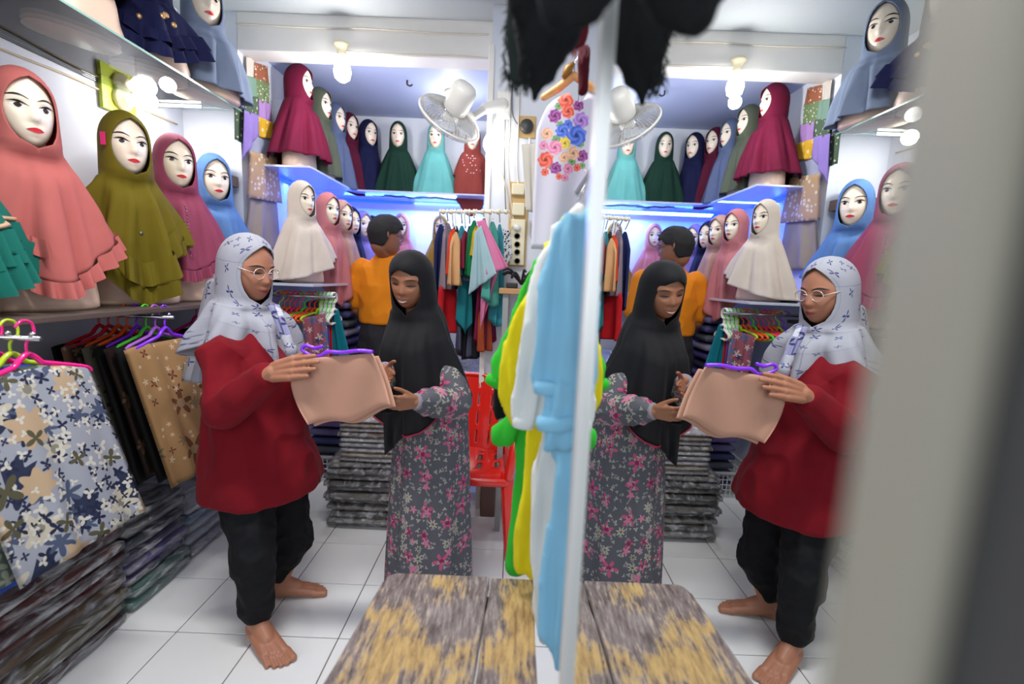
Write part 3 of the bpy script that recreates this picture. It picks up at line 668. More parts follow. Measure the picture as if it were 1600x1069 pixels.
# ================================================================= CLOTH PANELS
def panel(name,TL,TR,BR,BL,mat,th=.006,wave=.008,nf=4,parent=None,seed=0,nu=26,nv=30,nrm=None,hem=0,sag=0,roundtop=0):
    TL,TR,BR,BL=map(Vector,(TL,TR,BR,BL)); N=(nrm or (TR-TL).cross(BL-TL)).normalized(); rd=random.Random(seed); ph=rd.uniform(0,6)
    wd=(TR-TL).length; ht=(BL-TL).length; V=[];UV=[]
    def P(u,v):
        p=TL.lerp(TR,u).lerp(BL.lerp(BR,u),v); h=wave*(.25+.9*v)*(math.sin(nf*PI*2*u+ph+v*.7)+.5*math.sin(nf*3.3*u*PI+ph*2+v))
        p=p+N*h; p.z+=-hem*v*math.sin(u*PI*2*nf*.5+ph)*.5 - sag*math.sin(u*PI)*(1-v)
        if roundtop: p=p+N*0; p.z-=roundtop*(abs(2*u-1)**6)*(1-v)
        return p
    for s in (1,-1):
        for j in range(nv+1):
            v=j/nv
            for i in range(nu+1):
                u=i/nu; e=min(1,min(u,1-u)*14,min(v,1-v)*16+.15); V.append(P(u,v)+N*(s*th/2*(e**.5))); UV.append((u*wd+seed*.37,(1-v)*ht+seed*.61))
    w=nu+1; o=w*(nv+1); Fc=[]
    for j in range(nv):
        for i in range(nu):
            q=(j*w+i,j*w+i+1,(j+1)*w+i+1,(j+1)*w+i); Fc.append(q); Fc.append(tuple(o+k for k in q[::-1]))
    rim=[i for i in range(w)]+[j*w+nu for j in range(1,nv+1)]+[nv*w+i for i in range(nu-1,-1,-1)]+[j*w for j in range(nv-1,0,-1)]
    for k in range(len(rim)): a,b=rim[k],rim[(k+1)%len(rim)]; Fc.append((b,a,a+o,b+o))
    return mk(name,V,Fc,mat,parent,True,UV)
FLOR=printed('print_white_blue_floral',(172,176,190),[(7,.066,8,.22,.5,(48,56,84),None),(12,.040,6,.35,.5,(82,94,122),None),(8.5,.050,7,.25,.5,(214,206,188),(150,146,130)),(26,.018,4,.4,.6,(40,46,76),None),(7,.05,7,.18,.42,(206,178,146),None),(30,.015,3,.4,.6,(226,222,212),None),(10,.036,4,.4,.3,(96,92,70),None)])
TANP=printed('print_tan',(176,136,92),[(9,.02,4,.5,.5,(110,60,44),None),(8,.045,7,.5,.4,(120,112,84),None),(22,.012,5,.4,.5,(220,200,170),None),(6,.07,5,.4,.3,(112,68,40),(160,130,100))])
GRNP=printed('print_green_grey',(92,108,96),[(10,.05,5,.4,.7,(44,54,48),None),(18,.03,4,.4,.6,(150,156,140),None)])
DKGP=printed('print_dark_green',(52,66,58),[(12,.04,5,.4,.6,(100,112,92),None),(20,.02,4,.4,.6,(24,28,28),None)])
BRNP=printed('print_brown_floral',(150,112,92),[(10,.05,5,.4,.7,(78,34,30),None),(20,.02,4,.4,.6,(200,170,140),None)])
DKBR=printed('print_dark_brown',(52,38,34),[(12,.035,5,.4,.5,(110,84,66),None)])
ROYAL=C('royal_blue',(46,80,176)); BLK2=C('near_black',(22,21,24)); GREYP=printed('print_grey_leaf',(110,106,92),[(12,.04,6,.4,.6,(60,60,52),None)])
HC={k:plain('hanger_'+k,v,.25,coat=.4) for k,v in dict(pink=(255,30,140),purple=(136,40,236),green=(90,222,60),orange=(255,96,30),red=(230,30,50),lime=(190,220,40),violet=(196,110,235),white=(236,236,234),hotred=(235,40,60)).items()}
def hanger(loc,rz,c,label,group=None,w=.185,rx=0,drop=.075):
    e=empty('clothes_hanger',loc,rz,label,'hanger',group); e.rotation_euler=(rx,0,rz)
    tube('hook',spline([(.0,0,-.0),(0,0,.03),(.022,0,.05),(.02,0,.085),(-.005,0,.095),(-.025,0,.078)],5),.0038,CHROME if c in('pink','red') and False else HC[c],e,7)
    tube('shoulder_bar',spline([(-w,0,-drop-.012),(-w*.93,0,-drop+.004),(-w*.5,0,-drop*.62),(-w*.32,0,-drop*.5),(-w*.2,0,-.03),(-.02,0,-.012),(0,0,-.0),(.02,0,-.012),(w*.2,0,-.03),(w*.32,0,-drop*.5),(w*.5,0,-drop*.62),(w*.93,0,-drop+.004),(w,0,-drop-.012)],4),.0075,HC[c],e,8)
    tube('lower_bar',spline([(-w,0,-drop-.012),(-w*.5,0,-drop-.028),(0,0,-drop-.022),(w*.5,0,-drop-.028),(w,0,-drop-.012)],4),.005,HC[c],e,7)
    return e
# rails under the shelf
for (x0,x1,y,lab) in [(-1.93,-1.33,1.27,'chrome rail with pink hangers under the left shelf'),(-1.93,-1.44,1.93,'chrome rail with purple and red hangers under the left shelf'),(-1.93,-1.50,2.5,'chrome rail behind the woman under the left shelf')]:
    r=empty('hanging_rail',(x0,y,1.16),0,lab,'rail'); local(tube('rod',[(x0,y,1.16),(x1,y,1.16)],.007,CHROME,r),r)
    for k in range(int((x1-x0)/.07)):
        v,f=ball((x1-.02-k*.07,y,1.172),.008,8); local(mk('peg',v,f,CHROME,r),r)
g1=[('pink',FLOR,'white and blue floral scarf hung nearest on the pink hanger'),('lime',BRNP,None),('pink',ROYAL,'royal blue scarf hanging just behind the floral one'),('hotred',GRNP,'grey-green patterned scarf second behind the floral one'),('orange',DKGP,'dark green patterned scarf on the pink-hanger rail'),('green',GREYP,'grey leaf-patterned scarf on the pink-hanger rail'),('purple',BRNP,'brown floral scarf deep on the pink-hanger rail'),('pink',DKBR,'dark brown scarf at the wall end of the pink-hanger rail')]
g1[1]=('lime',GRNP,'pale green patterned scarf pressed against the floral one')
names=['nearest','second','third','fourth','fifth','sixth','seventh','last']
for i,(c,m,lab) in enumerate(g1):
    dx=-.046*i; xt=-1.37+dx; xb=-1.235+dx*1.05; lo=[0,0,-.05,0,0,.01,.02,0][i]; y0=1.06-.008*i;y1=1.452
    hanger((xt,1.27,1.115),PI/2,c,'%s plastic hanger, %s from the aisle on the first rail'%(dict(hotred='red').get(c,c),names[i]),'hangers on the first rail under the left shelf')
    o=panel('hanging_scarf',(xt,y0,1.06),(xt,y1,1.062),(xb,y1+.01,.545+lo),(xb,y0,.545+lo),m,.016,.006,3,seed=i+1,nrm=Vector((1,0,.2)),sag=-.01,roundtop=.02)
    tag(o,lab,'scarf','scarves on the first rail under the left shelf')
g2=[('purple',TANP,'tan patterned scarf with brown flowers hanging nearest the woman'),('violet',BLK2,'black scarf right behind the tan patterned one'),('green',DKBR,'dark brown scarf behind the black one'),('purple',BLK2,'second black scarf on the purple-hanger rail'),('orange',GREYP,'grey leaf-patterned scarf on the purple-hanger rail'),('orange',DKBR,'dark brown scarf in the middle of the purple-hanger rail'),('hotred',BRNP,'brown scarf with dark red flowers on the second rail'),('red',BLK2,'black scarf at the wall end of the second rail')]
for i,(c,m,lab) in enumerate(g2):
    dx=-.05*i; xt=-1.48+dx*.8; xb=-1.33+dx; y0=1.715; y1=2.13
    hanger((xt,1.93,1.115),PI/2,c,'%s plastic hanger, %s from the aisle on the second rail'%(dict(hotred='crimson').get(c,c),names[i]),'hangers on the second rail under the left shelf')
    o=panel('hanging_scarf',(xt,y0,1.06),(xt,y1,1.06),(xb,y1,.50),(xb,y0,.50+.02*(i%3)),m,.018,.008,3,seed=i+11,nrm=Vector((1,0,.2)),roundtop=.01)
    tag(o,lab,'scarf','scarves on the second rail under the left shelf')
for i,c in enumerate(('purple','green','purple','pink')):
    hanger((-1.56-.06*i,2.5,1.11),PI/2,c,'%s plastic hanger behind the woman, %s on the third rail'%(c,names[i]),'hangers on the third rail')
    o=panel('hanging_scarf',(-1.56-.06*i,2.33,1.05),(-1.56-.06*i,2.68,1.05),(-1.5-.06*i,2.68,.55),(-1.5-.06*i,2.33,.55),[DKBR,BLK2,GREYP,BLK2][i],.016,.008,3,seed=i+31,nrm=Vector((1,0,.2)))
    tag(o,['dark brown','black','grey leaf-patterned','plain black'][i]+' scarf on the third rail, behind the woman','scarf','scarves on the third rail')
# pinned display pieces on the rear left wall
def pin(px,X,mat,label,seed=0,th=.006,wave=.004,name='folded_headscarf',cat='headscarf'):
    P=[atX(a,b,X) for a,b in px]; o=panel(name,P[0],P[1],P[2],P[3],mat,th,wave,2,seed=seed,nu=14,nv=14,nrm=Vector((1,0,0))); return tag(o,label,cat,'folded headscarves pinned on the rear left wall')
GDOT=printed('print_green_pearl',(118,138,96),[(40,.006,4,.2,.7,(230,232,220),None)]); TANF=printed('print_tan_white',(196,162,124),[(34,.012,5,.4,.42,(238,232,226),None)]); MUSF=printed('print_mustard_white',(226,178,50),[(30,.010,5,.4,.4,(244,236,214),None)])
RUSF=printed('print_rust_pearl',(168,104,76),[(38,.006,4,.2,.7,(236,220,204),None)]); LILC=C('light_lilac',(190,150,220)); LILB=C('blue_lilac',(160,136,214)); GLIL=C('grey_lilac',(176,182,212)); SAGE=C('sage',(128,160,144)); DSAGE=printed('print_sage_dark',(84,104,82),[(36,.007,4,.2,.6,(200,206,190),None)])
pin([(384,88),(398,92),(397,128),(384,122)],-1.602,C('ivory',(226,216,206)),'ivory folded headscarf at the top of the wall display',1)
pin([(398,97),(418,104),(420,132),(397,124)],-1.595,RUSF,'rust headscarf with pearls pinned beside the ivory one',2)
pin([(385,118),(400,122),(402,158),(384,152)],-1.588,SAGE,'sage green headscarf under the ivory one',3)
pin([(399,122),(421,130),(420,162),(399,160)],-1.590,GDOT,'olive green pearl-dotted headscarf below the rust one',4)
pin([(378,148),(405,152),(404,182),(384,178)],-1.580,DSAGE,'green pearl-dotted headscarf in the middle of the wall display',5)
pin([(366,150),(383,152),(382,226),(368,218)],-1.60,DSAGE,'long dark green headscarf left of the wall display',6)
pin([(404,155),(423,162),(424,194),(404,186)],-1.588,LILC,'light lilac square headscarf above the mustard one',7)
pin([(381,172),(405,180),(404,210),(378,252)],-1.575,LILB,'blue-lilac headscarf hanging left of the mustard one',8)
pin([(403,182),(427,192),(425,218),(405,214)],-1.572,MUSF,'mustard headscarf with white flowers on the wall',9)
pin([(390,202),(425,212),(430,248),(388,246)],-1.582,GLIL,'grey-lilac headscarf under the mustard one',10)
pin([(391,236),(432,246),(441,318),(386,308)],-1.565,TANF,'tan headscarf with white embroidered flowers on the wall',11,.012)
pin([(390,308),(432,316),(438,392),(380,386)],-1.585,C('khaki',(176,162,140)),'khaki pleated skirt hanging below the tan headscarf',12,.012,.012,'hanging_skirt','skirt')
# ================================================================= PACKED CLOTHES
FILM=film()
PKC={}
def slab(name,sx,sy,sz,seed,n=10,puff=.25,lump=.06):
    rd=random.Random(seed); V=[];Fc=[];m=4
    for s in (1,-1):
        for j in range(n+1):
            for i in range(n+1):
                u=2*i/n-1;v=2*j/n-1; u=math.copysign(abs(u)**.8,u); v=math.copysign(abs(v)**.8,v)
                e=(1-abs(u)**6)*(1-abs(v)**6); h=noise(Vector((u*1.7+seed*3.1,v*1.7,s)))*lump+noise(Vector((u*5+seed,v*3,s*2)))*lump*.5
                z=s*sz/2*((1-puff)+puff*(1-u*u)*(1-v*v)+h)*(.55+.45*min(1,e*2.2))
                rc=1-.035*(abs(u*v))**4
                V.append((u*sx/2*rc*(1+.02*noise(Vector((v*3,seed,0)))),v*sy/2*rc*(1+.02*noise(Vector((u*3,seed,5)))),z))
    w=n+1;o=w*w
    for j in range(n):
        for i in range(n):
            q=(j*w+i,j*w+i+1,(j+1)*w+i+1,(j+1)*w+i); Fc.append(q); Fc.append(tuple(o+k for k in q[::-1]))
    rim=[i for i in range(w)]+[j*w+n for j in range(1,w)]+[n*w+i for i in range(n-1,-1,-1)]+[j*w for j in range(n-1,0,-1)]
    for k in range(len(rim)): a,b=rim[k],rim[(k+1)%len(rim)]; Fc.append((b,a,a+o,b+o))
    return V,Fc
def package(x,y,z,sx,sy,sz,rgb,label,group,seed=0,rz=0,wrap=True,mat=None,lump=.06,two=None):
    e=empty('packed_garment',(x,y,z),rz,label,'packed clothes',group)
    V,Fc=slab('c',sx,sy,sz,seed,lump=lump); c=mk('folded_cloth',V,Fc,mat or C('pk_%d_%d_%d'%rgb,rgb,rough=.75,dim=1.35),e)
    if wrap:
        V,Fc=slab('w',sx*1.035,sy*1.03,sz*1.16,seed+50,n=12,lump=.22); mk('plastic_wrap',V,Fc,FILM,e)
    return e
def pstack(x,y,sx,sy,specs,lab,group,seed,top=None,jit=.012,wrap=True,z0=0,lump=.06):
    z=z0; n=len(specs); rd=random.Random(seed)
    for i,(h,rgb,nm) in enumerate(specs):
        pos='lowest' if i==0 else 'topmost' if i==n-1 else ['second','third','fourth','fifth','sixth','seventh','eighth','ninth','tenth','eleventh','twelfth','thirteenth','fourteenth','fifteenth','sixteenth','seventeenth','eighteenth','nineteenth','twentieth'][i-1]+' from floor'
        package(x+rd.uniform(-jit,jit),y+rd.uniform(-jit,jit),z+h/2,sx,sy,h*.97,rgb,'%s %s, %s'%(nm,lab,pos),group,seed*31+i,rd.uniform(-.03,.03),wrap,lump=lump); z+=h
    return z
MR=(110,46,50);M2=(84,38,46);OV=(122,106,72);OV2=(150,132,90);PU=(96,74,140);LV=(130,120,178);MI=(118,158,146);WT=(196,200,212);BL=(110,140,176);DT=(60,70,82);GY=(132,128,126)
pstack(-1.70,.86,.46,.30,[(.055,PU,'purple'),(.05,(70,50,90),'dark purple'),(.055,LV,'lavender'),(.05,M2,'dark red'),(.05,(120,86,96),'dull pink'),(.05,(70,60,60),'dark')],'wrapped garment in the stack nearest the camera','wrapped garments along the left wall',3)
pstack(-1.69,1.33,.48,.58,[(.05,M2,'dark red'),(.05,OV2,'yellow-olive'),(.05,OV,'olive'),(.05,(140,110,84),'brown'),(.05,MR,'maroon'),(.05,M2,'deep maroon'),(.05,(132,70,64),'brick red'),(.05,M2,'wine red')],'wrapped garment under the floral scarf','wrapped garments along the left wall',4)
pstack(-1.70,1.80,.47,.33,[(.055,MI,'mint green'),(.05,(104,146,136),'sea green'),(.05,PU,'purple'),(.05,LV,'lavender'),(.05,(84,84,120),'slate violet'),(.05,DT,'dark teal'),(.05,(120,120,124),'grey'),(.05,(70,76,84),'dark grey')],'wrapped garment under the tan scarf','wrapped garments along the left wall',5)
pstack(-1.71,2.14,.46,.30,[(.06,(170,166,182),'pale violet'),(.055,WT,'white'),(.055,WT,'off-white'),(.05,BL,'light blue'),(.05,(180,180,190),'pale grey')],'wrapped garment behind the legs in black','wrapped garments along the left wall',6)
pstack(-1.71,2.47,.44,.29,[(.06,GY,'grey'),(.06,(80,70,80),'dark violet'),(.06,(100,96,110),'slate'),(.05,BL,'blue')],'wrapped garment in the farthest left stack','wrapped garments along the left wall',7)
low=[(.034,[(120,116,112),(150,146,142),(96,92,92),(140,132,124),(108,106,108)][i%5],['grey','pale grey','dark grey','taupe','mid grey'][i%5]) for i in range(11)]
zt=pstack(-.765,2.47,.40,.30,low,'wrapped garment in the big floor stack left of the girl','wrapped garments left of the girl',8,lump=.2,jit=.02)
up_=[(.027,[(206,204,206),(176,160,140),(200,196,200),(170,168,176),(214,212,210),(120,100,90)][i%6],['white','beige','pearl','silver grey','bright white','brown'][i%6]) for i in range(9)]
pstack(-.745,2.47,.31,.27,up_,'flat packed garment atop the big floor stack','flat packed garments on the big floor stack',9,z0=zt,jit=.008,lump=.05)
# basket
bs=empty('plastic_basket',(-1.30,3.0,0),0,'white plastic mesh basket on the floor behind the woman','basket'); BKM=plain('basket_grey',(190,192,194),.4)
V=[];ps=[]
bx0,bx1,by0,by1,bh=-.17,.17,-.13,.22,.17
for i in range(13):
    x=bx0+(bx1-bx0)*i/12; ps.append(sweep([(x,by0,0),(x,by0,bh)],.004,4)); ps.append(sweep([(x,by1,0),(x,by1,bh)],.004,4))
for i in range(13):
    y=by0+(by1-by0)*i/12; ps.append(sweep([(bx0,y,0),(bx0,y,bh)],.004,4)); ps.append(sweep([(bx1,y,0),(bx1,y,bh)],.004,4))
for z in (.02,.055,.09,.125): ps.append(sweep([(bx0,by0,z),(bx1,by0,z),(bx1,by1,z),(bx0,by1,z)],.004,4,True))
V,Fc=join(ps); mk('mesh_side',V,Fc,BKM,bs,False)
tube('rim',[(bx0,by0,bh),(bx1,by0,bh),(bx1,by1,bh),(bx0,by1,bh)],.011,BKM,bs,8,True); bevbox('bottom',(bx0,by0,.002),(bx1,by1,.012),BKM,bs,.002)
# folded clothes rack at the rear
pc=[(86,70,130),(130,110,170),(70,74,120),(160,150,180),(50,44,70),(110,104,150),(90,96,110)]; pn=['violet','lilac','indigo','pale lilac','dark plum','lavender grey','slate']
for col_,(x,y) in enumerate([(-1.19,3.05),(-1.21,3.42)]):
    z=.05
    for i in range(19):
        k=(i*3+col_*2)%7; pm=printed('print_pk%d'%k,pc[k],[(30,.02,5,.4,.5,pc[(k+3)%7],None),(45,.012,4,.4,.5,(220,215,230),None)])
        package(x,y,z+.03,.27,.30,.056,pc[k],'%s patterned folded garment, %s column left of the man, %s'%(pn[k],['front','rear'][col_],'number %d up from the floor'%(i+1) if 0 else ['lowest','second up','third up','fourth up','fifth up','sixth up','seventh up','eighth up','ninth up','tenth up','eleventh up','twelfth up','thirteenth up','fourteenth up','fifteenth up','sixteenth up','seventeenth up','eighteenth up','topmost'][i]),'folded patterned garments at the rear',100+col_*40+i,random.uniform(-.06,.06),False,pm,.1); z+=.0605
# small hangers and garments under the cream bust
tag(tube('hanging_rail',[(-1.6,2.62,1.235),(-1.02,2.62,1.235)],.008,CHROME),'chrome rail under the low rear shelf behind the woman','rail')
cols=['purple','lime','orange','orange','pink','orange','green','orange','orange','lime']
for i,c in enumerate(cols):
    hanger((-1.36+.026*i,2.60+.006*i,1.165),PI/2-.75+.02*i,c,'small %s hanger on the rear rail, %s from the left'%(c,['first','second','third','fourth','fifth','sixth','seventh','eighth','ninth','tenth'][i]),'bright hangers on the rear rail',w=.12,drop=.05)
MVP=printed('print_mauve_blue',(170,96,112),[(14,.035,6,.4,.55,(84,110,160),None),(20,.025,5,.4,.5,(226,206,206),None),(9,.03,5,.3,.4,(60,70,110),None)])
def pquad(name,px,Y,mat,label,cat,seed=0,th=.012,wave=.006,nf=3,group=None,rt=0):
    Ys=Y if hasattr(Y,'__len__') else (Y,)*4
    P=[at(a,b,y) for (a,b),y in zip(px,Ys)]; o=panel(name,*P,mat,th,wave,nf,seed=seed,roundtop=rt); return tag(o,label,cat,group)
pquad('hanging_scarf',[(472,497),(508,490),(522,640),(486,640)],2.56,MVP,'mauve scarf with blue flowers hanging behind the woman','scarf',3)
for i,(a,c,l) in enumerate([(500,(206,206,200),'white'),(504,(190,184,170),'cream'),(508,(130,80,160),'purple'),(512,(214,30,40),'bright red')]):
    pquad('hanging_garment',[(a-1,487),(a+6,487),(a+10,650),(a+2,650)],2.60+.02*i,C('rg%d'%i,c),l+' garment hanging edge-on beside the teal one at the rear','garment',7+i,.02,.004,1)
pquad('hanging_garment',[(514,492),(528,482),(546,552),(526,640)],2.68,C('teal_blue',(0,120,136)),'teal-blue garment hanging at the right end of the rear rail','garment',12,.03,.008,2)
for i in range(12):
    x=-1.13+.008*i; hanger((x,2.66,1.165),PI/2+.3-.05*i,'white' if i%3 else 'green','thin empty %s hanger bunched right of the orange ones, %s from the left'%('white' if i%3 else 'green',['first','second','third','fourth','fifth','sixth','seventh','eighth','ninth','tenth','eleventh','twelfth'][i]),'empty hangers bunched at the rear',w=.06,drop=.06)

# ================================================================= PILLAR: SOCKETS, CABLES, TABLE
PLY=plain('plywood',(206,170,112),.6,noisy=.12,nscale=10)
sb=empty('socket_board',(.005,2.62,1.7),0,'plywood board with junction boxes and a four-hole power strip on the pillar','socket board')
def sbx(n,a,b,y0,y1,m,bev=.003,par=None):
    A=at(*a,2.61);B=at(*b,2.61); o=bevbox(n,(A.x,2.62-y1,B.z),(B.x,2.62-y0,A.z),m,par or sb,bev); local(o,sb if not par else par) if not par else None; return o
sbx('board',(797,284),(821,417),.001,.014,PLY)
for a,b in (((800,288),(819,306)),((801,318),(819,338))): sbx('junction_box',a,b,.014,.045,CREAMPL,.006)
sbx('power_strip',(799,343),(818,415),.014,.04,CREAMPL,.006)
for (x,y) in ((808,369),(808,382),(808,394),(808,408)):
    c=at(x,y,2.575); v,f=lathe([(.017,0),(.017,.004),(.014,.003),(.012,-.001)],20,(c.x,2.58,c.z),(0,-1,0)); local(mk('socket',v,f,plain('socket_grey',(120,114,104),.5),sb),sb)
c=at(808,356,2.57); v,f=lathe([(.018,0),(.018,.02),(.012,.03)],16,(c.x,2.585,c.z),(0,-1,0)); local(mk('plug',v,f,WHITEPL,sb),sb)
bp=empty('round_plug',at(823,197,2.6),0,'black round plug on a small wooden plate high on the pillar','plug')
A=at(811,181,2.61);B=at(836,216,2.61); local(bevbox('wooden_plate',(A.x,2.605,B.z),(B.x,2.62,A.z),PLY,bp,.003),bp)
c=at(823,197,2.59); v,f=lathe([(.036,0),(.036,.02),(.028,.035)],24,(c.x,2.605,c.z),(0,-1,0)); local(mk('plug_body',v,f,plain('plug_grey',(60,60,62),.5),bp),bp)
def wire(px,lab,Y=2.60,r=.004,mat=WIRE): tag(tube('cable',spline([at(a,b,Y) for a,b in px]),r,mat),lab,'cable')
wire([(801,120),(800,170),(806,190),(815,198)],'dark cable dropping to the black plug on the pillar',2.6,.003,plain('cable_dark',(110,104,98),.5))
wire([(796,120),(797,200),(794,250),(798,310),(803,345),(806,355)],'pale cable running down the pillar into the power strip')
wire([(812,120),(810,200),(808,250),(810,288)],'grey cable between the black plug and the upper junction box')
wire([(828,216),(826,270),(826,300),(822,320),(813,325)],'thick white cable curving into the lower junction box',2.59,.006,WHITEPL)
wire([(782,232),(783,262),(792,300),(797,340),(804,352)],'thin cable from the wall lamp to the power strip')
wire([(829,345),(827,360),(833,372),(845,370),(848,350)],'white loop of cable right of the power strip',2.6,.005)
wire([(790,150),(789,200),(788,260),(790,330)],'thin dark cable along the left edge of the pillar',2.61,.0025,plain('cable_dark',(110,104,98),.5))
pn_=empty('small_table',(.05,2.45,0),0,'narrow table with a worn wooden top under the sockets','table')
A=at(780,450,2.35);B=at(850,456,2.35); TW=plain('table_wood',(186,140,92),.5,noisy=.12)
local(bevbox('top',(A.x,2.33,A.z-.028),(B.x,2.61,A.z),TW,pn_,.004),pn_); zt_=A.z-.028
for x in (A.x+.02,B.x-.05):
    for y in (2.35,2.57): local(bevbox('leg',(x,y,0),(x+.03,y+.03,zt_),plain('table_leg',(150,150,150),.5),pn_,.003),pn_)
a=at(800,447,2.4); tag(bevbox('phone_charger',(a.x-.03,2.38,A.z),(a.x+.03,2.42,A.z+.028),BLACK,bev=.006),'small black charger lying on the table edge','charger')
a=at(826,444,2.42); tag(bevbox('phone',(a.x-.02,2.38,A.z),(a.x+.06,2.46,A.z+.02),WHITEPL,bev=.005),'small white device on the table under the sockets','phone')
ps=[]; a=at(815,436,2.48)
for i in range(16):
    an=i*.7; q=Vector((math.cos(an),math.sin(an)*.6,.45+.2*math.sin(i*1.9))); ps.append(sweep(spline([a+Vector((0,0,-.03)),a+q*.045,a+q*.08+Vector((0,0,.0)),a+q*.11+Vector((0,0,-.03))],4),[.006]*4*3+[.002],5))
V,Fc=join(ps); tag(mk('black_feather_duster',V,Fc,BLACK),'tangle of black cords heaped on the table under the sockets','cords')
bpy.data.objects['black_feather_duster'].name='cord_tangle'

# ================================================================= RACK OF HANGING HIJABS
rk=empty('garment_rail',(-.24,2.48,1.79),0,'white rail with ball hooks left of the pillar','rail')
r0=at(688,331,2.48); r1=at(797,331,2.48)
local(tube('rod',[r0,r1],.008,WHITEPL,rk),rk)
for i in range(9):
    p=r0.lerp(r1,(i+.5)/9.); v,f=ball(p+Vector((0,-.03,-.005)),(.013,.018,.013),12); local(mk('ball_hook',v,f,CREAMPL,rk),rk)
def hang(name,x,y,ztop,zbot,w,th,yaw,mat,seed,taper=1.0,point=0,nf=5,amp=.2,topw=.55,lean=0):
    """cloth hanging from a shoulder: closed folded loft; w half-width, th half-thickness, yaw turns it round z"""
    n=40; rows=22; V=[];Fc=[];UV=[]; rd=random.Random(seed); ph=rd.uniform(0,6); ph2=rd.uniform(0,6); cy,sy=math.cos(yaw),math.sin(yaw)
    for j in range(rows+1):
        v=j/rows; e=min(1,v/.14); ww=w*(topw+(1-topw)*e**.6)*(1+(taper-1)*v); tt=th*(.35+.65*e)*(1+.3*v)
        for k in range(n):
            a=2*PI*k/n; cx=math.copysign(abs(math.cos(a))**.7,math.cos(a)); c=cx*ww; s_=math.sin(a)*tt
            f=amp*th*4*(.15+v)*math.sin(nf*c/w*2.2+ph+1.2*v)+amp*th*2*v*math.sin(nf*1.9*c/w+ph2)
            z=ztop-(ztop-zbot)*v - (point*(1-abs(cx))*v if point>0 else point*-1*abs(cx)*v*-1) - (1-e)*abs(cx)*.0
            z-= .05*abs(cx)**2*(1-v)
            V.append((x+c*cy-(s_+f)*sy+lean*v,y+c*sy+(s_+f)*cy,z)); UV.append((c,z))
    for j in range(rows):
        for k in range(n): Fc.append((j*n+k,(j+1)*n+k,(j+1)*n+(k+1)%n,j*n+(k+1)%n))
    Fc.append(tuple(range(n))); Fc.append(tuple(rows*n+k for k in range(n))[::-1])
    return mk(name,V,Fc,mat,None,True,UV)
rack=[ # px centre, y top, y bottom, half width px, Y, colour, name, taper, point
 (689,350,470,8,2.62,(30,40,92),'navy blue',1.2,.02),(700,348,452,7,2.58,(154,138,150),'mauve grey',1.25,0),(712,352,452,9,2.60,(64,56,58),'charcoal brown',1.2,0),(708,357,430,6,2.48,(232,70,34),'orange-red',1.1,0),
 (712,362,446,7,2.44,(230,176,124),'peach',1.3,0),(722,352,430,5,2.5,(52,140,156),'blue-teal',1.2,0),(727,360,420,6,2.47,(132,30,62),'wine',1.2,0),(734,352,440,6,2.5,(70,78,104),'slate blue',1.2,0),
 (741,344,430,7,2.46,(24,128,76),'emerald green',1.3,.02),(745,352,400,4,2.42,(220,178,40),'yellow',1.1,0),(756,341,430,7,2.52,(90,40,110),'deep purple',1.2,0),(770,346,465,9,2.44,(88,176,162),'sea-green',1.6,.05),(781,350,500,6,2.5,(64,160,176),'turquoise',1.6,.04),
 (700,430,520,14,2.60,(206,24,36),'bright red lower',1.3,0),(727,420,500,8,2.54,(30,130,140),'petrol lower',1.2,.08),(728,440,545,12,2.60,(84,88,110),'grey-blue lower',1.2,.05),(740,440,560,12,2.62,(30,30,40),'black lower',1.2,0),(760,430,530,13,2.58,(140,30,70),'crimson lower',1.2,.06),(772,440,525,12,2.62,(100,20,86),'plum lower',1.2,0),(757,470,548,9,2.56,(178,80,44),'copper lower',1.2,0)]
for i,(px,y0,y1,hw,Y,c,nm,tp_,pt) in enumerate(rack):
    a=at(px,y0,Y); b=at(px,y1,Y); hwm=hw*Y/F
    o=hang('hanging_hijab',a.x,Y,a.z,b.z,hwm*1.35,.016,.9 if i%2 else .6,C('rack%d'%i,c),i+60,tp_,pt,nf=2,amp=.28)
    tag(o,'%s hijab hanging on the rack left of the pillar'%nm,'hijab','hijabs on the rack left of the pillar')
    if i<13:
        t=r0.lerp(r1,max(0,min(1,(px-688)/109))); tag(tube('hanger_hook',spline([t+Vector((0,-.02,.008)),t+Vector((0,-.035,-.01)),Vector((a.x,Y,a.z+.01))],4),.004,WHITEPL),'white hook of the hanger holding the %s hijab'%nm,'hanger','hanger hooks on the rack')
LB=C('pale_blue',(176,208,216)); PP=C('bubble_pink',(232,134,178))
pquad('hanging_hijab',[(742,362),(752,352),(776,428),(732,460)],(2.36,2.36,2.34,2.40),LB,'pale blue hijab with a pointed corner in front of the pink one','hijab',41,.01,.008,2)
pquad('hanging_hijab',[(745,346),(757,343),(794,418),(758,430)],(2.40,2.40,2.36,2.36),PP,'bright pink hijab hanging cornerwise on the rack','hijab',42,.01,.008,2)
pquad('hanging_hijab',[(752,425),(780,420),(762,480),(750,515)],(2.42,2.42,2.42,2.42),PP,'lower hanging half of a second pink hijab on the rack','hijab',43,.01,.01,2)
pquad('hanging_hijab',[(786,358),(797,360),(801,400),(788,420)],(2.44,2.44,2.44,2.44),printed('print_white_dots',(214,216,220),[(70,.006,4,.2,.9,(40,44,60),None)]),'white hijab with dark dots at the right end of the rack','hijab',44,.01,.004,2)
pquad('hanging_garment',[(815,226),(845,224),(846,334),(822,330)],(2.2,2.2,2.2,2.2),C('offwhite',(226,220,208)),'off-white garment hanging in front of the pillar, behind the floral shirt','garment',45,.02,.006,2)

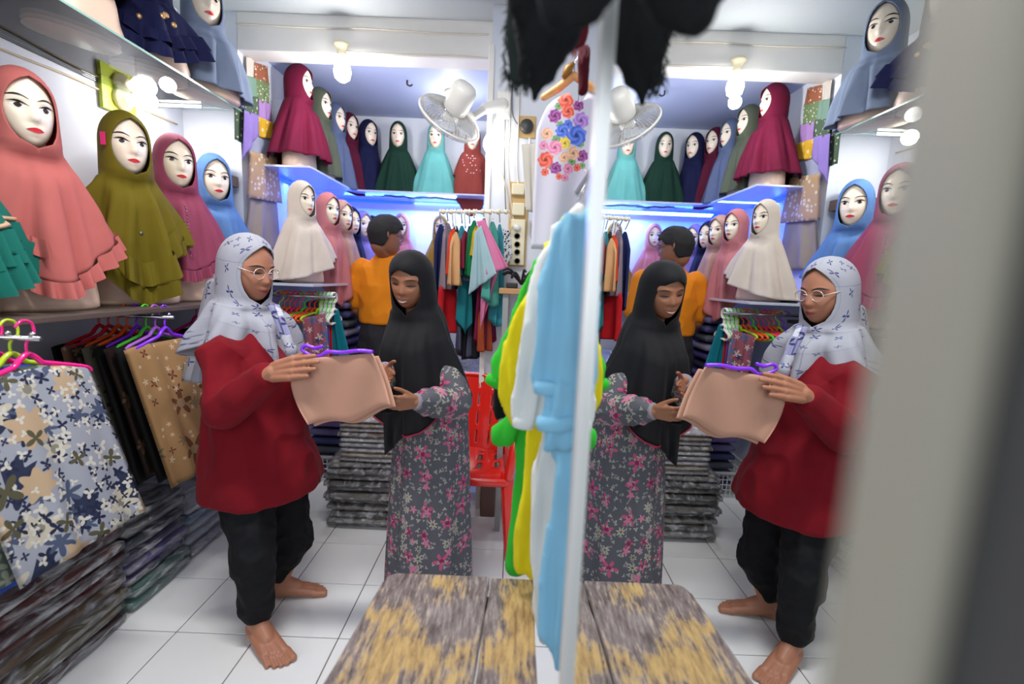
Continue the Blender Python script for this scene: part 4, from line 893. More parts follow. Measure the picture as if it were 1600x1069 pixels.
# ================================================================= WHITE FLORAL SHIRT, SCARVES OVERHEAD
def rose_print(name,base,roses):
    t=NT(name); uv=t.n('ShaderNodeUVMap'); col=sr(base); nz=t.n('ShaderNodeTexNoise'); nz.inputs['Scale'].default_value=90; t.l(uv.outputs[0],nz.inputs[0])
    for k,(x,y,rp_,c) in enumerate(roses):
        p=at(x,y,1.3); r=rp_*1.3/F; m=t.n('ShaderNodeMapping'); m.inputs['Location'].default_value=(-p.x/r,-p.z/r,0); m.inputs['Scale'].default_value=(1/r,1/r,0); t.l(uv.outputs[0],m.inputs[0])
        q=t.n('ShaderNodeSeparateXYZ'); t.l(m.outputs[0],q.inputs[0]); ln=t.n('ShaderNodeVectorMath',operation='LENGTH'); t.l(m.outputs[0],ln.inputs[0]); d=ln.outputs['Value']
        an=t.math('ARCTAN2',q.outputs[1],q.outputs[0])
        edge=t.math('ADD',t.math('MULTIPLY',t.math('COSINE',t.math('MULTIPLY',an,7)),.08),t.math('MULTIPLY',nz.outputs[0],.25))
        hit=t.math('LESS_THAN',t.math('ADD',d,edge),1.05)
        sw=t.math('MULTIPLY',t.math('ADD',t.math('SINE',t.math('ADD',t.math('MULTIPLY',d,11),t.math('MULTIPLY',an,3))),1),.5)
        a=sr(c); b=tuple(v*.45 for v in a); lt=tuple(min(1,v*1.2+.12) for v in a)
        pc=t.mix(sw,lt,a); pc=t.mix(t.math('LESS_THAN',d,.22),pc,b); col=t.mix(hit,col,pc)
    t.l(col,t.b.inputs['Base Color']); t.b.inputs['Roughness'].default_value=.8; return t.m
RO=(226,84,60);BU=(64,104,212);PL=(140,40,130);LI=(170,120,206);PKr=(228,130,170);PE=(240,176,140);YE=(240,200,60);GRr=(104,150,90)
FSH=rose_print('print_bright_roses',(214,208,226),[(872,170,6,GRr),(899,158,6,GRr),(874,200,6,GRr),(905,228,6,GRr),(868,222,7,GRr),(892,256,6,GRr),(860,262,5,GRr),(908,262,5,GRr),
 (883,161,12,RO),(886,179,10,RO),(902,170,8,PL),(866,185,10,PL),(906,193,12,LI),(854,212,9,PE),(886,199,7,BU),(877,209,10,BU),(899,216,15,BU),(881,228,9,YE),(866,234,11,PKr),(852,252,12,RO),(849,230,7,PKr),(908,247,9,PL),(894,243,10,PE),(880,250,8,PE),(886,267,8,PKr),(867,266,9,PL),(900,265,6,RO),(851,271,6,RO),(881,281,6,PKr),(872,279,5,RO)])
e=empty('floral_shirt',at(880,170,1.3),0,'white shirt printed with bright red and blue roses on a patterned hanger','shirt')
a=at(876,148,1.3);b=at(876,390,1.3)
V=[];Fc=[];UV=[];n=26;m=30
for s in (1,-1):
    for j in range(m+1):
        v=j/m; z=a.z+(b.z-a.z)*v; hw=.105*(.62+.38*min(1,v*5)**.6)
        for i in range(n+1):
            u=2*i/n-1; dz=-.02*abs(u)**2*(1-v)+(.028*max(0,1-(u/.35)**2)*-1 if v<.05 else 0)*(1-v*20)
            V.append((a.x+.045+u*hw,1.3-s*(.012+.012*(1-u*u))+.006*math.sin(u*7+v*2)*v,z+dz)); UV.append((a.x+.045+u*hw,z+dz))
w_=n+1;o_=w_*(m+1)
for j in range(m):
    for i in range(n):
        q=(j*w_+i,(j+1)*w_+i,(j+1)*w_+i+1,j*w_+i+1); Fc.append(q); Fc.append(tuple(o_+k for k in q[::-1]))
rim=[i for i in range(w_)]+[j*w_+n for j in range(1,m+1)]+[m*w_+i for i in range(n-1,-1,-1)]+[j*w_ for j in range(m-1,0,-1)]
for k in range(len(rim)): p,q=rim[k],rim[(k+1)%len(rim)]; Fc.append((p,q,q+o_,p+o_))
local(mk('body',V,Fc,FSH,e,True,UV),e)
hg=printed('print_hanger',(236,196,140),[(40,.01,5,.4,.6,(226,110,40),None),(50,.008,4,.4,.5,(90,150,70),None)])
hc=at(897,118,1.3)
HG=plain('hanger_orange_pattern',(230,166,104),.4,noisy=.3,nscale=60)
he=empty('patterned_hanger',hc,0,'flat hanger with orange and green pattern holding the floral shirt','hanger')
V,Fc=join(chain([hc,at(872,138,1.3),at(850,152,1.3)],[.010,.011,.009])+chain([hc,hc+Vector((.05,0,-.03)),hc+Vector((.09,0,-.05))],[.010,.011,.009])); local(mk('arms',V,Fc,HG,he),he)
local(tube('padding',[at(880,122,1.29),at(888,108,1.29),at(896,98,1.29)],[.006,.012,.005],plain('gold_bead',(150,104,40),.4,.3),he),he)
local(tube('hook',spline([hc,hc+Vector((0,0,.03)),hc+Vector((.008,0,.045)),hc+Vector((0,0,.055)),hc+Vector((-.008,0,.05))],4),.002,CHROME,he),he)
# black fringed scarves hanging overhead near the mirror edge
def drapeblob(name,caps,mat,voxel=.004,label='',cat='scarf',wr=.003,ws=30,parent=None,fr=None):
    o=blob(name,caps,voxel,mat,parent,3,wr,ws); tag(o,label,cat)
    if fr:
        V,Fc=join(fr); f=mk('fringe',V,Fc,mat,o,False)
    return o
BK=cloth('scarf_black',(20,21,24),.9,.2,bump=.5); BG=cloth('scarf_black_green',(44,54,52),.9,.2,bump=.5)
def strands(pts,L,n,r,seed,spread=.01,Y=None):
    rd=random.Random(seed); out=[]
    for i in range(n):
        t=i/(n-1)*(len(pts)-1); k=min(len(pts)-2,int(t)); p=pts[k].lerp(pts[k+1],t-k); q=p+Vector((rd.uniform(-spread,spread),rd.uniform(-spread,spread),-L*rd.uniform(.6,1.1)))
        out.append(sweep([p,p.lerp(q,.5)+Vector((rd.uniform(-1,1)*spread*.3,0,0)),q],[r,r*.8,r*.3],4))
    return out
Y=.72
caps=chain([at(832,-60,Y),at(822,60,Y),at(812,112,Y)],[.034,.030,.018],((0,1,0),.45))+chain([at(850,-60,Y),at(840,60,Y),at(833,120,Y)],[.03,.02,.008],((0,1,0),.45))
drapeblob('hanging_scarf',caps,BG,.004,'dark green-black fringed scarf hanging overhead, leftmost by the mirror edge','scarf',.002,60,fr=strands([at(789,110,Y),at(800,124,Y),at(815,124,Y),at(828,128,Y)],.022,26,.0016,4)+strands([at(795,0,Y),at(790,50,Y),at(788,110,Y)],.012,30,.0014,5,.008))
caps=chain([at(866,-80,.66),at(856,40,.66),at(840,108,.66),at(834,150,.66)],[.055,.046,.026,.007],((0,1,0),.5))+chain([at(905,-80,.66),at(885,20,.66),at(862,80,.66)],[.04,.028,.012],((0,1,0),.5))+chain([at(812,-80,.64),at(818,-10,.64),at(830,60,.66)],[.03,.024,.016],((0,1,0),.5))
drapeblob('hanging_scarf',caps,BK,.004,'black scarf hanging to a point in front of the pillar, by the mirror edge','scarf',.003,50,fr=strands([at(800,-5,.64),at(812,45,.64),at(830,120,.64)],.008,24,.0014,6,.008))
Y=.44
caps=chain([at(905,-150,Y),at(890,-50,Y),at(884,10,Y)],[.04,.036,.022],((0,1,0),.6))+chain([at(940,-150,Y),at(922,-40,Y),at(915,5,Y)],[.03,.03,.018],((0,1,0),.6))
drapeblob('hanging_scarf',caps,BK,.0035,'black fringed scarf hanging just above the camera against the mirror','scarf',.003,60,fr=strands([at(855,-30,Y),at(864,10,Y),at(884,30,Y),at(915,24,Y)],.014,40,.0012,7,.006))
PLD=cloth('plaid_red',(110,20,36),.9,bump=.5)
caps=chain([at(908,-60,.95),at(905,20,.95),at(904,62,.95)],[.022,.02,.017],((0,1,0),.5))
drapeblob('hanging_scarf',caps,PLD,.004,'dark red plaid scarf with pink fringe beside the mirror edge','scarf',.002,60,fr=None)
V,Fc=join(strands([at(890,66,.95),at(905,72,.95),at(918,70,.95)],.028,22,.0014,9,.006)); tag(mk('scarf_fringe',V,Fc,cloth('fringe_pink',(214,130,140))),'pink fringe at the end of the red plaid scarf','fringe'); 
caps=chain([at(913,80,1.1),at(912,110,1.1),at(911,142,1.1)],[.013,.013,.012],((0,1,0),.6)); drapeblob('hanging_cloth',caps,cloth('cloth_dark_red',(90,14,30)),.004,'narrow black and red cloth hanging below the plaid scarf','cloth')

# ================================================================= NEAR CLOTHES BY THE MIRROR
KC=dict(green=cloth('knit_green',(50,180,50),.9,.3,bump=.4,dim=.95),yellow=cloth('knit_yellow',(222,206,24),.9,.3,bump=.4,dim=.95),white=cloth('knit_white',(224,226,222),.9,.3,bump=.4,dim=.95),blue=cloth('knit_blue',(132,190,220),.9,.4,bump=.4,dim=.95),black=cloth('knit_black',(22,24,28),.9))
def px_chain(lst,Y,flat=.55): return chain([at(a,b,Y) for a,b,r in lst],[r for a,b,r in lst],((0,1,0),flat))
def garment(mat,parts,label,cuffs=(),wr=.011):
    caps=[]; 
    for lst,Y in parts: caps+=px_chain(lst,Y)
    o=blob('hanging_outfit',caps,.0055,mat,None,4,wr,26,(1,1,.16)); tag(o,label,'outfit','baby outfits hanging beside the mirror')
    for (a,b,Y,r,ang) in cuffs:
        c=at(a,b,Y); d=Vector((math.sin(ang),0,-math.cos(ang))); V,Fc=lathe([(r*.8,-.012),(r,-.010),(r*1.08,0),(r,.011),(r*.8,.013)],24,(0,0,0),d); V=[Vector((v.x,v.y*.6,v.z))+c for v in V]; mk('cuff',V,Fc,mat,o)
    return o
garment(KC['green'],[([(880,370,.030),(850,450,.045),(806,530,.026),(786,560,.022),(778,590,.020)],1.10),([(900,380,.045),(880,520,.06),(860,640,.06)],1.12),([(840,600,.05),(812,650,.035),(785,680,.026)],1.13),([(840,640,.05),(835,740,.045),(822,830,.042),(812,880,.034)],1.14),([(870,640,.05),(866,780,.045),(860,880,.04)],1.14)],'green knitted baby outfit hanging farthest back beside the mirror',[(775,597,1.10,.026,-.45)])
garment(KC['black'],[([(800,600,.030),(785,618,.026),(781,640,.026)],1.17)],'black garment peeking out behind the yellow outfit')
garment(KC['yellow'],[([(900,355,.034),(862,420,.034),(828,500,.034),(808,575,.040),(802,612,.034),(806,655,.012)],1.02),([(905,380,.045),(880,520,.055),(850,640,.05)],1.04),([(860,640,.045),(838,740,.034),(832,820,.040),(828,880,.036)],1.05)],'yellow knitted baby outfit hanging in front of the green one',[],)
garment(KC['white'],[([(905,350,.034),(868,400,.030),(846,470,.030),(832,560,.028),(820,650,.024)],.92),([(905,380,.04),(888,520,.05),(870,650,.05)],.93),([(880,650,.046),(860,740,.042),(858,880,.042),(866,990,.032)],.93)],'white knitted baby outfit hanging between the yellow and the blue one',[(818,660,.92,.022,-.1)])
garment(KC['blue'],[([(915,350,.026),(892,375,.032),(878,450,.034),(870,540,.035),(866,600,.032)],.76),([(868,615,.024),(866,650,.027),(872,690,.022)],.745),([(915,370,.03),(905,520,.04),(898,700,.036)],.78),([(904,690,.032),(894,790,.032),(876,910,.036),(872,990,.032),(884,1035,.018)],.77)],'light blue knitted baby outfit hanging closest to the camera',[(868,605,.755,.036,0),(868,660,.74,.031,.1)])

rd_=empty('hanging_rail',(.16,.95,1.62),0,'rail beside the mirror from which the baby outfits hang','rail'); local(tube('rod',[(.16,.60,1.62),(.16,1.4,1.62)],.008,CHROME,rd_),rd_)
for y in (.62,1.38): local(tube('suspension_wire',[(.16,y,1.62),(.16,y,2.8)],.0015,CHROME,rd_),rd_)
for nm,a,b,Y in (('green',905,380,1.12),('yellow',908,360,1.03),('white',908,352,.925),('light blue',917,350,.77)):
    p=at(a,b,Y); tag(tube('hanger_hook',spline([p+Vector((0,0,-.02)),Vector((.14,Y,1.56)),Vector((.16,Y,1.61)),Vector((.165,Y,1.633)),Vector((.155,Y,1.637))],4),.0022,CHROME),'metal hook of the hanger inside the %s baby outfit'%nm,'hanger','hooks of the baby outfits')
tag(tube('hanging_wire',[(hc.x,1.3,2.8),(hc.x,1.3,hc.z+.055)],.0012,CHROME),'thin wire holding the patterned hanger of the floral shirt','wire')
# ================================================================= RED CHAIR
RP=plain('red_chair_plastic',(226,34,22),.22,coat=.5,spec=.6)
ch=empty('plastic_chair',(-.25,2.33,0),0,'red plastic armchair with slotted back behind the girl','chair')
CHX=.0
def chp(x,y,z): return Vector((x,y,z))
n=70;m=36;V=[];Fc=[]
def backp(u,v):                     # u -1..1, v 0 bottom..1 top
    hw=.235+.045*v-.03*max(0,v-.85)/.15; z=.42+.40*v - (.05*abs(u)**3*max(0,v-.5)*2); y=.16+.13*v-.06*(1-u*u)*.0+ -.07*u*u; return Vector((u*hw,y,z))
for j in range(m+1):
    for i in range(n+1): V.append(backp(2*i/n-1,j/m))
for j in range(m):
    for i in range(n):
        hole=(i%10==4 and 3<i<n-3 and 2<j<m-4 and (j%9) not in (0,1,2)) 
        if not hole: Fc.append((j*(n+1)+i,j*(n+1)+i+1,(j+1)*(n+1)+i+1,(j+1)*(n+1)+i))
o=mk('backrest',V,Fc,RP,ch); md=o.modifiers.new('t','SOLIDIFY'); md.thickness=.008
V=[];Fc=[]
for j in range(21):
    for i in range(21):
        u=i/10-1;v=j/20; V.append((u*(.24-.02*v),-.22+.40*v,.42-.018*(1-u*u)*math.sin(PI*v)-(.03*(1-v)**6)))
for j in range(20):
    for i in range(20):
        if i%4==2 and 4<j<17 and j%5: continue
        Fc.append((j*21+i,j*21+i+1,(j+1)*21+i+1,(j+1)*21+i))
o=mk('seat',V,Fc,RP,ch); o.modifiers.new('t','SOLIDIFY').thickness=-.01
for sx in (-1,1):
    V,Fc=join([cap2((sx*.25,-.20,.42),(sx*.275,-.235,.006),.034,.022,10,((0,1,0),.6))]); mk('front_leg',V,Fc,RP,ch)
    V,Fc=join([cap2((sx*.22,.17,.42),(sx*.26,.26,.006),.034,.022,10,((0,1,0),.6))]); mk('rear_leg',V,Fc,RP,ch)
    pts=spline([(sx*.245,.22,.68),(sx*.275,.14,.665),(sx*.29,0,.655),(sx*.29,-.12,.645),(sx*.285,-.19,.60),(sx*.27,-.21,.50),(sx*.255,-.205,.41)],5)
    V,Fc=sweep(pts,.024,10); V=[Vector((v.x,v.y,v.z)) for v in V]; mk('armrest',V,Fc,RP,ch)
V,Fc=sweep(spline([backp(-1,0),backp(-1,.3),backp(-1,.7),backp(-.97,.93),backp(-.8,1),backp(-.4,1.0),backp(0,1),backp(.4,1.0),backp(.8,1),backp(.97,.93),backp(1,.7),backp(1,.3),backp(1,0)],4),.013,8); mk('back_rim',V,Fc,RP,ch)
V,Fc=join([cap2((-.24,-.22,.395),(.24,-.22,.395),.022,.022,10,((0,1,0),.5))]); mk('seat_apron',V,Fc,RP,ch)
# clear bags on and behind the chair
V,Fc=slab('b',.30,.22,.22,77,n=16,lump=.4); b=mk('plastic_bag',V,Fc,FILM); b.location=(-.20,2.56,.66+.3); b.rotation_euler=(.2,.1,.4)
b.location=(-.36,2.80,.84); tag(b,'crumpled clear plastic bag behind the red chair','bag'); ms=b.modifiers.new('s','SUBSURF'); ms.levels=1; ms.render_levels=1
for i,(c,nm,x) in enumerate([((150,140,140),'grey',0),((196,80,110),'pink',.02),((110,110,116),'dark grey',-.02),((200,200,204),'white',0),((170,150,150),'beige',.01),((90,80,84),'charcoal',0)]):
    package(-.33+x,2.86,.33+.065*i,.30,.24,.062,c,nm+' wrapped garment in the pile behind the red chair','wrapped garments behind the red chair',300+i)
tag(bevbox('crate',(-.15,2.50,0),(-.06,2.61,.46),plain('dark_crate',(110,84,76),.6,noisy=.2),bev=.01),'dull brown box behind the red chair','box')

# ================================================================= BENCH
WD=weathered()
bn=empty('wooden_bench',(-.13,.95,0),0,'low worn wooden bench with flaking ochre paint in front of the mirror','bench')
BZ=.60
c1=at(606,893,1.11);c2=at(836,905,1.11)
def plank(name,x0,x1,xb0,xb1,y0,y1,rl=0,rr=0,bow=0):
    bm=bmesh.new(); N_=14
    pts=[]
    for s in range(6):
        a=PI/2*s/5; pts.append((x0+rl-rl*math.cos(a)*1,y1-rl+rl*math.sin(a)) if rl else (x0,y1))
    pts=[p for i,p in enumerate(pts) if i==0 or p!=pts[i-1]]
    pts=[(x0+rl*(1-math.cos(PI/2*s/5)),y1-rl*(1-math.sin(PI/2*s/5))) for s in range(6)] if rl else [(x0,y1)]
    pts+= [(x1-rr*(1-math.sin(PI/2*s/5)),y1-rr*(1-math.cos(PI/2*s/5))) for s in range(6)] if rr else [(x1,y1)]
    rs=random.Random(int(x0*1000)); side=[]
    for s in range(1,N_): side.append((x1+(xb1-x1)*s/N_+rs.uniform(-.0012,.0012),y1+(y0-y1)*s/N_))
    pts+=side+[(xb1,y0),(xb0,y0)]
    for s in range(1,N_): pts.append((xb0+(x0-xb0)*s/N_+rs.uniform(-.0012,.0012),y0+(y1-y0)*s/N_))
    vs=[bm.verts.new((x,y,BZ)) for x,y in pts]; f=bm.faces.new(vs[::-1]); r=bmesh.ops.extrude_face_region(bm,geom=[f]); 
    for v in r['geom']:
        if isinstance(v,bmesh.types.BMVert): v.co.z-=.032
    bmesh.ops.recalc_face_normals(bm,faces=bm.faces[:]); bmesh.ops.bevel(bm,geom=[e for e in bm.edges if len(e.link_faces)==2 and e.calc_face_angle(0)>1],offset=.0025,segments=2,affect='EDGES')
    me=bpy.data.meshes.new(name); bm.to_mesh(me); bm.free(); return local(link(name,me,WD,bn,False),bn)
plank('plank',-.303,-.034,-.352,-.060,.60,1.112,.03,0)
plank('plank',-.030,.080,-.056,.072,.60,1.108,0,.004)
for x in (-.28,.02):
    for y in (.66,1.04): local(bevbox('leg',(x,y,0),(x+.045,y+.045,BZ-.034),plain('bench_leg_wood',(96,82,74),.7,noisy=.2),bn,.004),bn)
local(bevbox('cross_rail',(-.28,1.05,.48),(.05,1.08,BZ-.033),plain('bench_leg_wood',(96,82,74),.7),bn,.004),bn)
local(bevbox('cross_rail',(-.28,.67,.48),(.05,.70,BZ-.033),plain('bench_leg_wood',(96,82,74),.7),bn,.004),bn)
# ================================================================= PEOPLE
def hand(wr,d,pn,side,s=1.,curl=(.3,.3,.25),fr=.0082,thumb=(.6,.75,.25),spread=.08):
    wr=Vector(wr); d=Vector(d).normalized(); side=Vector(side); side=(side-d*side.dot(d)).normalized(); pn=Vector(pn); pn=(pn-d*pn.dot(d)-side*pn.dot(side)).normalized()
    out=[]; offs=[.026,.009,-.009,-.025]; lens=[.068,.076,.070,.056]; kn=[.082,.086,.082,.074]
    for o,l,k in zip(offs,lens,kn):
        b=wr+d*k*s+side*o*s; out.append(cap2(wr+side*o*.65*s+d*.005,b,.0135*s,.0105*s,10))
        p=b; ang=0
        for q,(f,r) in enumerate(((.46,fr),(.30,fr*.92),(.24,fr*.82))):
            ang+=curl[q]; dd=(d+side*spread*o/.026).normalized()*math.cos(ang)+pn*math.sin(ang)
            e=p+dd*l*f*s; out.append(cap2(p,e,r*s*1.0,r*s*.93,9)); p=e
    tb=wr+d*.018*s+side*.020*s; td=(d*thumb[0]+side*thumb[1]+pn*thumb[2]).normalized(); t1=tb+td*.040*s
    t2=t1+(td+d*.35).normalized()*.030*s; t3=t2+(td*.6+d*.7).normalized()*.022*s
    out+= [cap2(tb,t1,.0135*s,.0105*s,10),cap2(t1,t2,.0100*s,.0092*s,9),cap2(t2,t3,.0092*s,.0078*s,9)]
    return out
def foot(heel,d,s=1.,side=1):
    heel=Vector(heel); d=Vector(d).normalized(); sd=Vector((-d.y,d.x,0))*side      # sd = big toe side
    z=lambda v,h: Vector((v.x,v.y,h))
    out=[cap2(z(heel,.030),z(heel+d*.05*s,.034),.029*s,.027*s)]
    for o,l in ((.028,.165),(.010,.165),(-.008,.155),(-.026,.140)):
        out.append(cap2(z(heel+d*.03*s+sd*o*.5*s,.045),z(heel+d*l*s+sd*o*s,.018),.026*s,.016*s,10))
    out.append(cap2(z(heel+d*.015*s,.085),z(heel+d*.10*s,.040),.034*s,.026*s))
    for o,l,r,b in ((.034,.170,.0128,.042),(.0145,.178,.0084,.037),(-.0015,.174,.0078,.034),(-.017,.166,.0074,.031),(-.032,.153,.0074,.026)):
        out.append(cap2(z(heel+d*l*s+sd*o*s,.016),z(heel+d*(l+b)*s+sd*o*1.06*s,r*s),r*1.1*s,r*s,10))
    return out
def headmat(c,yaw,pitch,roll=0): return Matrix.Translation(c)@Matrix.Rotation(yaw,4,'Z')@Matrix.Rotation(pitch,4,'X')@Matrix.Rotation(roll,4,'Y')
def skin(name,rgb,lip):
    t=NT(name); c=sr(rgb); tc=t.n('ShaderNodeTexCoord'); nz=t.n('ShaderNodeTexNoise'); nz.inputs['Scale'].default_value=18; nz.inputs['Detail'].default_value=4; t.l(tc.outputs['Object'],nz.inputs[0])
    t.l(t.mix(nz.outputs[0],tuple(x*.86 for x in c),tuple(min(1,x*1.14) for x in c)),t.b.inputs['Base Color']); t.b.inputs['Roughness'].default_value=.48
    t.b.inputs['Subsurface Weight'].default_value=.12; t.b.inputs['Subsurface Radius'].default_value=(.02,.008,.004); t.b.inputs['Subsurface Scale'].default_value=.4
    return t.m
def put(root,V,Fc,M,name,mat,par=None,smooth=True):
    o=mk(name,[M@Vector(v) for v in V],Fc,mat,par,smooth)
    if par: o.matrix_parent_inverse=par.matrix_world.inverted() if False else Matrix.Translation(-Vector(root.location))
    return o
def human_face(root,body,M,W,Hh,D,lipc,smile=0,open_=False,**kw):
    prim=[]
    for nm,V,Fc,mat,lv in face_parts(W,Hh,D,'human',**kw):
        prim.append((nm,V,Fc,mat))
    xs,a,b=lens_shape(-.34,.34,-.555,.052,13,0,-smile); prim.append(('lips',*patch(xs,a,b,W,Hh,D,.0015,rows=5,bulge=.0015,**kw),lipc))
    xs,a,b=lens_shape(-.28,.28,-.555,.006 if not open_ else .020,13,0,-smile*1.05); prim.append(('mouth_line' if not open_ else 'teeth',*patch(xs,a,b,W,Hh,D,.0035,**kw),DARK if not open_ else EYEW))
    for nm,V,Fc,mat in prim:
        o=mk(nm,[M@Vector(v) for v in V],Fc,mat,body)
def sweep_uv(name,pts,rs,mat,parent,n=24,wr=.0,flat=1,seed=0):
    V,Fc=sweep(pts,rs,n); m=len(pts); UV=[]; L=0
    for i in range(m):
        if i: L+=(Vector(pts[i])-Vector(pts[i-1])).length
        for k in range(n): UV.append((L+seed,k/n*2*PI*.045))
    V=[v+Vector((noise(v*26),noise(v*26+Vector((3,1,2))),noise(v*24+Vector((9,1,2)))))*wr for v in V]
    return mk(name,V,Fc,mat,parent,True,UV)
# ---------------------------------------------------------------- woman in red
SKW=skin('skin_woman',(172,116,90),None); LIPW=plain('lip_woman',(150,70,70),.4)
wo=empty('person',(-1.0,1.72,0),0,'woman in a dark red tunic and white patterned headscarf holding out a hanger','person')
HW=(.081,.126,.102); hc=at(387,420,1.82); Mh=headmat(hc,math.radians(72),math.radians(9))
hv,hf=head_mesh(*HW,n=60,m=54,nose=.78)
sh_n=at(345,556,1.64); el_n=at(352,640,1.55); wr_n=at(426,582,1.49); sh_f=Vector((-1.02,1.95,1.12))
caps=[([Mh@v for v in hv],hf)]
nb=Vector((hc.x-.03,hc.y,1.16))
caps+=chain([Mh@Vector((0,.03,-.08)),nb,Vector((-1.05,1.78,1.02))],[.055,.042,.06])
caps+=chain([Vector((-1.05,1.77,.98)),Vector((-1.01,1.76,.64))],[.10,.13])
caps+=chain([sh_n,el_n,wr_n],[.05,.04,.026])+chain([Vector((-1.05,1.78,1.05)),sh_n],[.07,.05])
el_f=Vector((-.93,1.93,.90)); wr_f=Vector((-.74,1.66,.96)); caps+=chain([Vector((-1.05,1.78,1.05)),sh_f,el_f,wr_f],[.07,.05,.04,.027])
hp=Vector((-1.01,1.68,.60)); kn=at(398,868,1.56); an=Vector((-.912,1.548,.075)); caps+=chain([hp,kn,an],[.09,.055,.036])
hp2=Vector((-.98,1.83,.60)); kn2=at(458,842,1.80); an2=Vector((-.945,1.775,.075)); caps+=chain([hp2,kn2,an2],[.09,.055,.036])
dn=Vector((.78,-.62,0)); caps+=foot(Vector((-.935,1.567,0)),dn,1.06,1); caps+=foot(Vector((-.975,1.765,0)),Vector((.95,.28,0)),1.0,-1)
hd=(at(486,570,1.42)-wr_n); caps+=hand(wr_n,hd,(.15,.75,-.5),(0,.35,1),1.18,(.10,.14,.12),thumb=(.95,.30,.35),spread=.02)
hd2=(at(530,610,1.56)-wr_f); caps+=hand(wr_f,hd2,(0,-.7,.7),(0,-.3,1),.95,(.2,.3,.2))
body=local(blob('body',caps,.0034,SKW,wo,1),wo)
human_face(wo,body,Mh,*HW,LIPW,.01,nose=.78)
REDT=cloth('tunic_red',(134,4,26),.85,.25,var=.10,bump=.4)
R=[(-1.05,1.79,1.15,.07,.07),(-1.06,1.79,1.12,.10,.13),(-1.05,1.785,1.05,.135,.175),(-1.02,1.775,.96,.165,.19),(-1.01,1.77,.84,.165,.185),(-1.005,1.76,.74,.175,.195),(-.995,1.76,.66,.200,.215),(-.99,1.76,.55,.215,.228),(-.99,1.76,.515,.218,.232),(-.99,1.76,.508,.20,.21)]
caps=[rings(R,40)]+chain([sh_n+Vector((.03,.04,.0)),sh_n,sh_n.lerp(el_n,.5),el_n,el_n.lerp(wr_n,.5),el_n.lerp(wr_n,.80)],[.068,.070,.068,.064,.054,.050])+chain([Vector((-1.05,1.85,1.07)),sh_f,el_f,wr_f.lerp(el_f,.15)],[.08,.068,.06,.042])
tu=local(blob('tunic',caps,.0065,REDT,wo,4,.014,8,(1,1,.7)),wo)
BKP=cloth('trousers_black',(16,17,22),.8,.1)
caps=chain([hp,kn+Vector((-.005,0,0)),an+Vector((.0,0,.05))],[.105,.075,.056])+chain([hp2,kn2,an2+Vector((.0,0,.06))],[.105,.078,.056])+chain([Vector((-.99,1.71,.63)),Vector((-.99,1.82,.63))],[.11,.11])
local(blob('trousers',caps,.0065,BKP,wo,4,.008,14,(1,1,1)),wo)
HJW=printed('print_woman_scarf',(180,181,194),[(13,.019,4,.62,.75,(70,72,128),None),(4.2,.03,3,.3,.3,(196,160,176),None)],lines=(5.5,.016,(150,152,176)))
hb,rows=hijab(wo,HJW,W=HW[0],Hh=HW[1],D=HW[2],R=(.192,.175),front=-.42,side=-.27,back=-.40,q=1.3,k=6,amp=.13,p=.62,peak=.012,open_w=.88,o=.014,seed=31,name='headscarf',pit=.12,bo=.026,n=110,yo=.02)
local(hb,wo); hb.location=hc; hb.rotation_euler=(0,0,math.radians(68))
HJP=printed('print_scarf_edge',(150,150,190),[(20,.02,4,.5,.5,(60,60,110),None),(14,.03,5,.3,.4,(214,214,228),None)])
P=[at(418,478,1.66),at(436,476,1.66),at(462,545,1.60),at(448,548,1.60)]; o=panel('scarf_tail',*P,HJP,.012,.01,2,parent=wo,seed=3); local(o,wo)
P=[at(322,440,1.92),at(350,430,1.80),at(322,600,1.72),at(284,596,1.90)]; o=panel('scarf_tail',*P,HJW,.010,.014,2,parent=wo,seed=4); local(o,wo)
V,Fc=join([ball(at(455,548,1.58),(.022,.02,.026),14),cap2(at(448,530,1.60),at(457,556,1.575),.018,.012)]); local(mk('scarf_knot',V,Fc,HJW,wo,True,[(v.x*2,v.z*2) for v in V]),wo)
GF=plain('glasses_frame',(214,196,188),.2,.3,coat=.5)
gl=[]
for sd in (-1,1):
    cpt=face_pt(.42*sd,-.02,*HW,.012,nose=.78); cpt.y-=.006; ring=[Mh@(cpt+Vector((math.cos(2*PI*k/24)*.025,sd*0,math.sin(2*PI*k/24)*.021))) for k in range(24)]
    gl.append(sweep(ring,.0018,6,True)); gl.append(sweep([Mh@(cpt+Vector((.025*sd,0,.004))),Mh@Vector((sd*(HW[0]+.004),-.03,.012)),Mh@Vector((sd*(HW[0]+.002),.02,.01))],.0018,6))
a_=face_pt(0,.03,*HW,.016,nose=.78); gl.append(sweep([Mh@Vector((-.010,a_.y,a_.z)),Mh@Vector((.010,a_.y,a_.z))],.0018,6))
V,Fc=join(gl); g=mk('glasses',V,Fc,GF,wo); local(g,wo)
# ---------------------------------------------------------------- girl in black
SKG=skin('skin_girl',(150,98,72),None); LIPG=plain('lip_girl',(160,84,76),.4)
gi=empty('person',(-.38,1.88,0),0,'smiling girl in a long black hijab and grey floral dress holding a folded cloth','person')
HG_=(.078,.110,.090); hcg=at(643,438,1.86); Mg=headmat(hcg,math.radians(-14),math.radians(14),math.radians(5))
hv,hf=head_mesh(*HG_,n=60,m=54,nose=.7)
caps=[([Mg@v for v in hv],hf)]; ch_=Vector((hcg.x+.045,hcg.y+.03,1.05))
caps+=chain([Mg@Vector((0,.03,-.07)),Vector((hcg.x+.02,hcg.y+.03,1.19)),ch_,Vector((-.36,1.90,.60))],[.045,.045,.10,.11])
shl=Vector((-.30,1.88,1.10)); ell=at(714,628,1.76); wrl=at(652,628,1.60); shr=Vector((-.46,1.86,1.08)); elr=Vector((-.52,1.82,.92)); wrr=at(602,578,1.70)
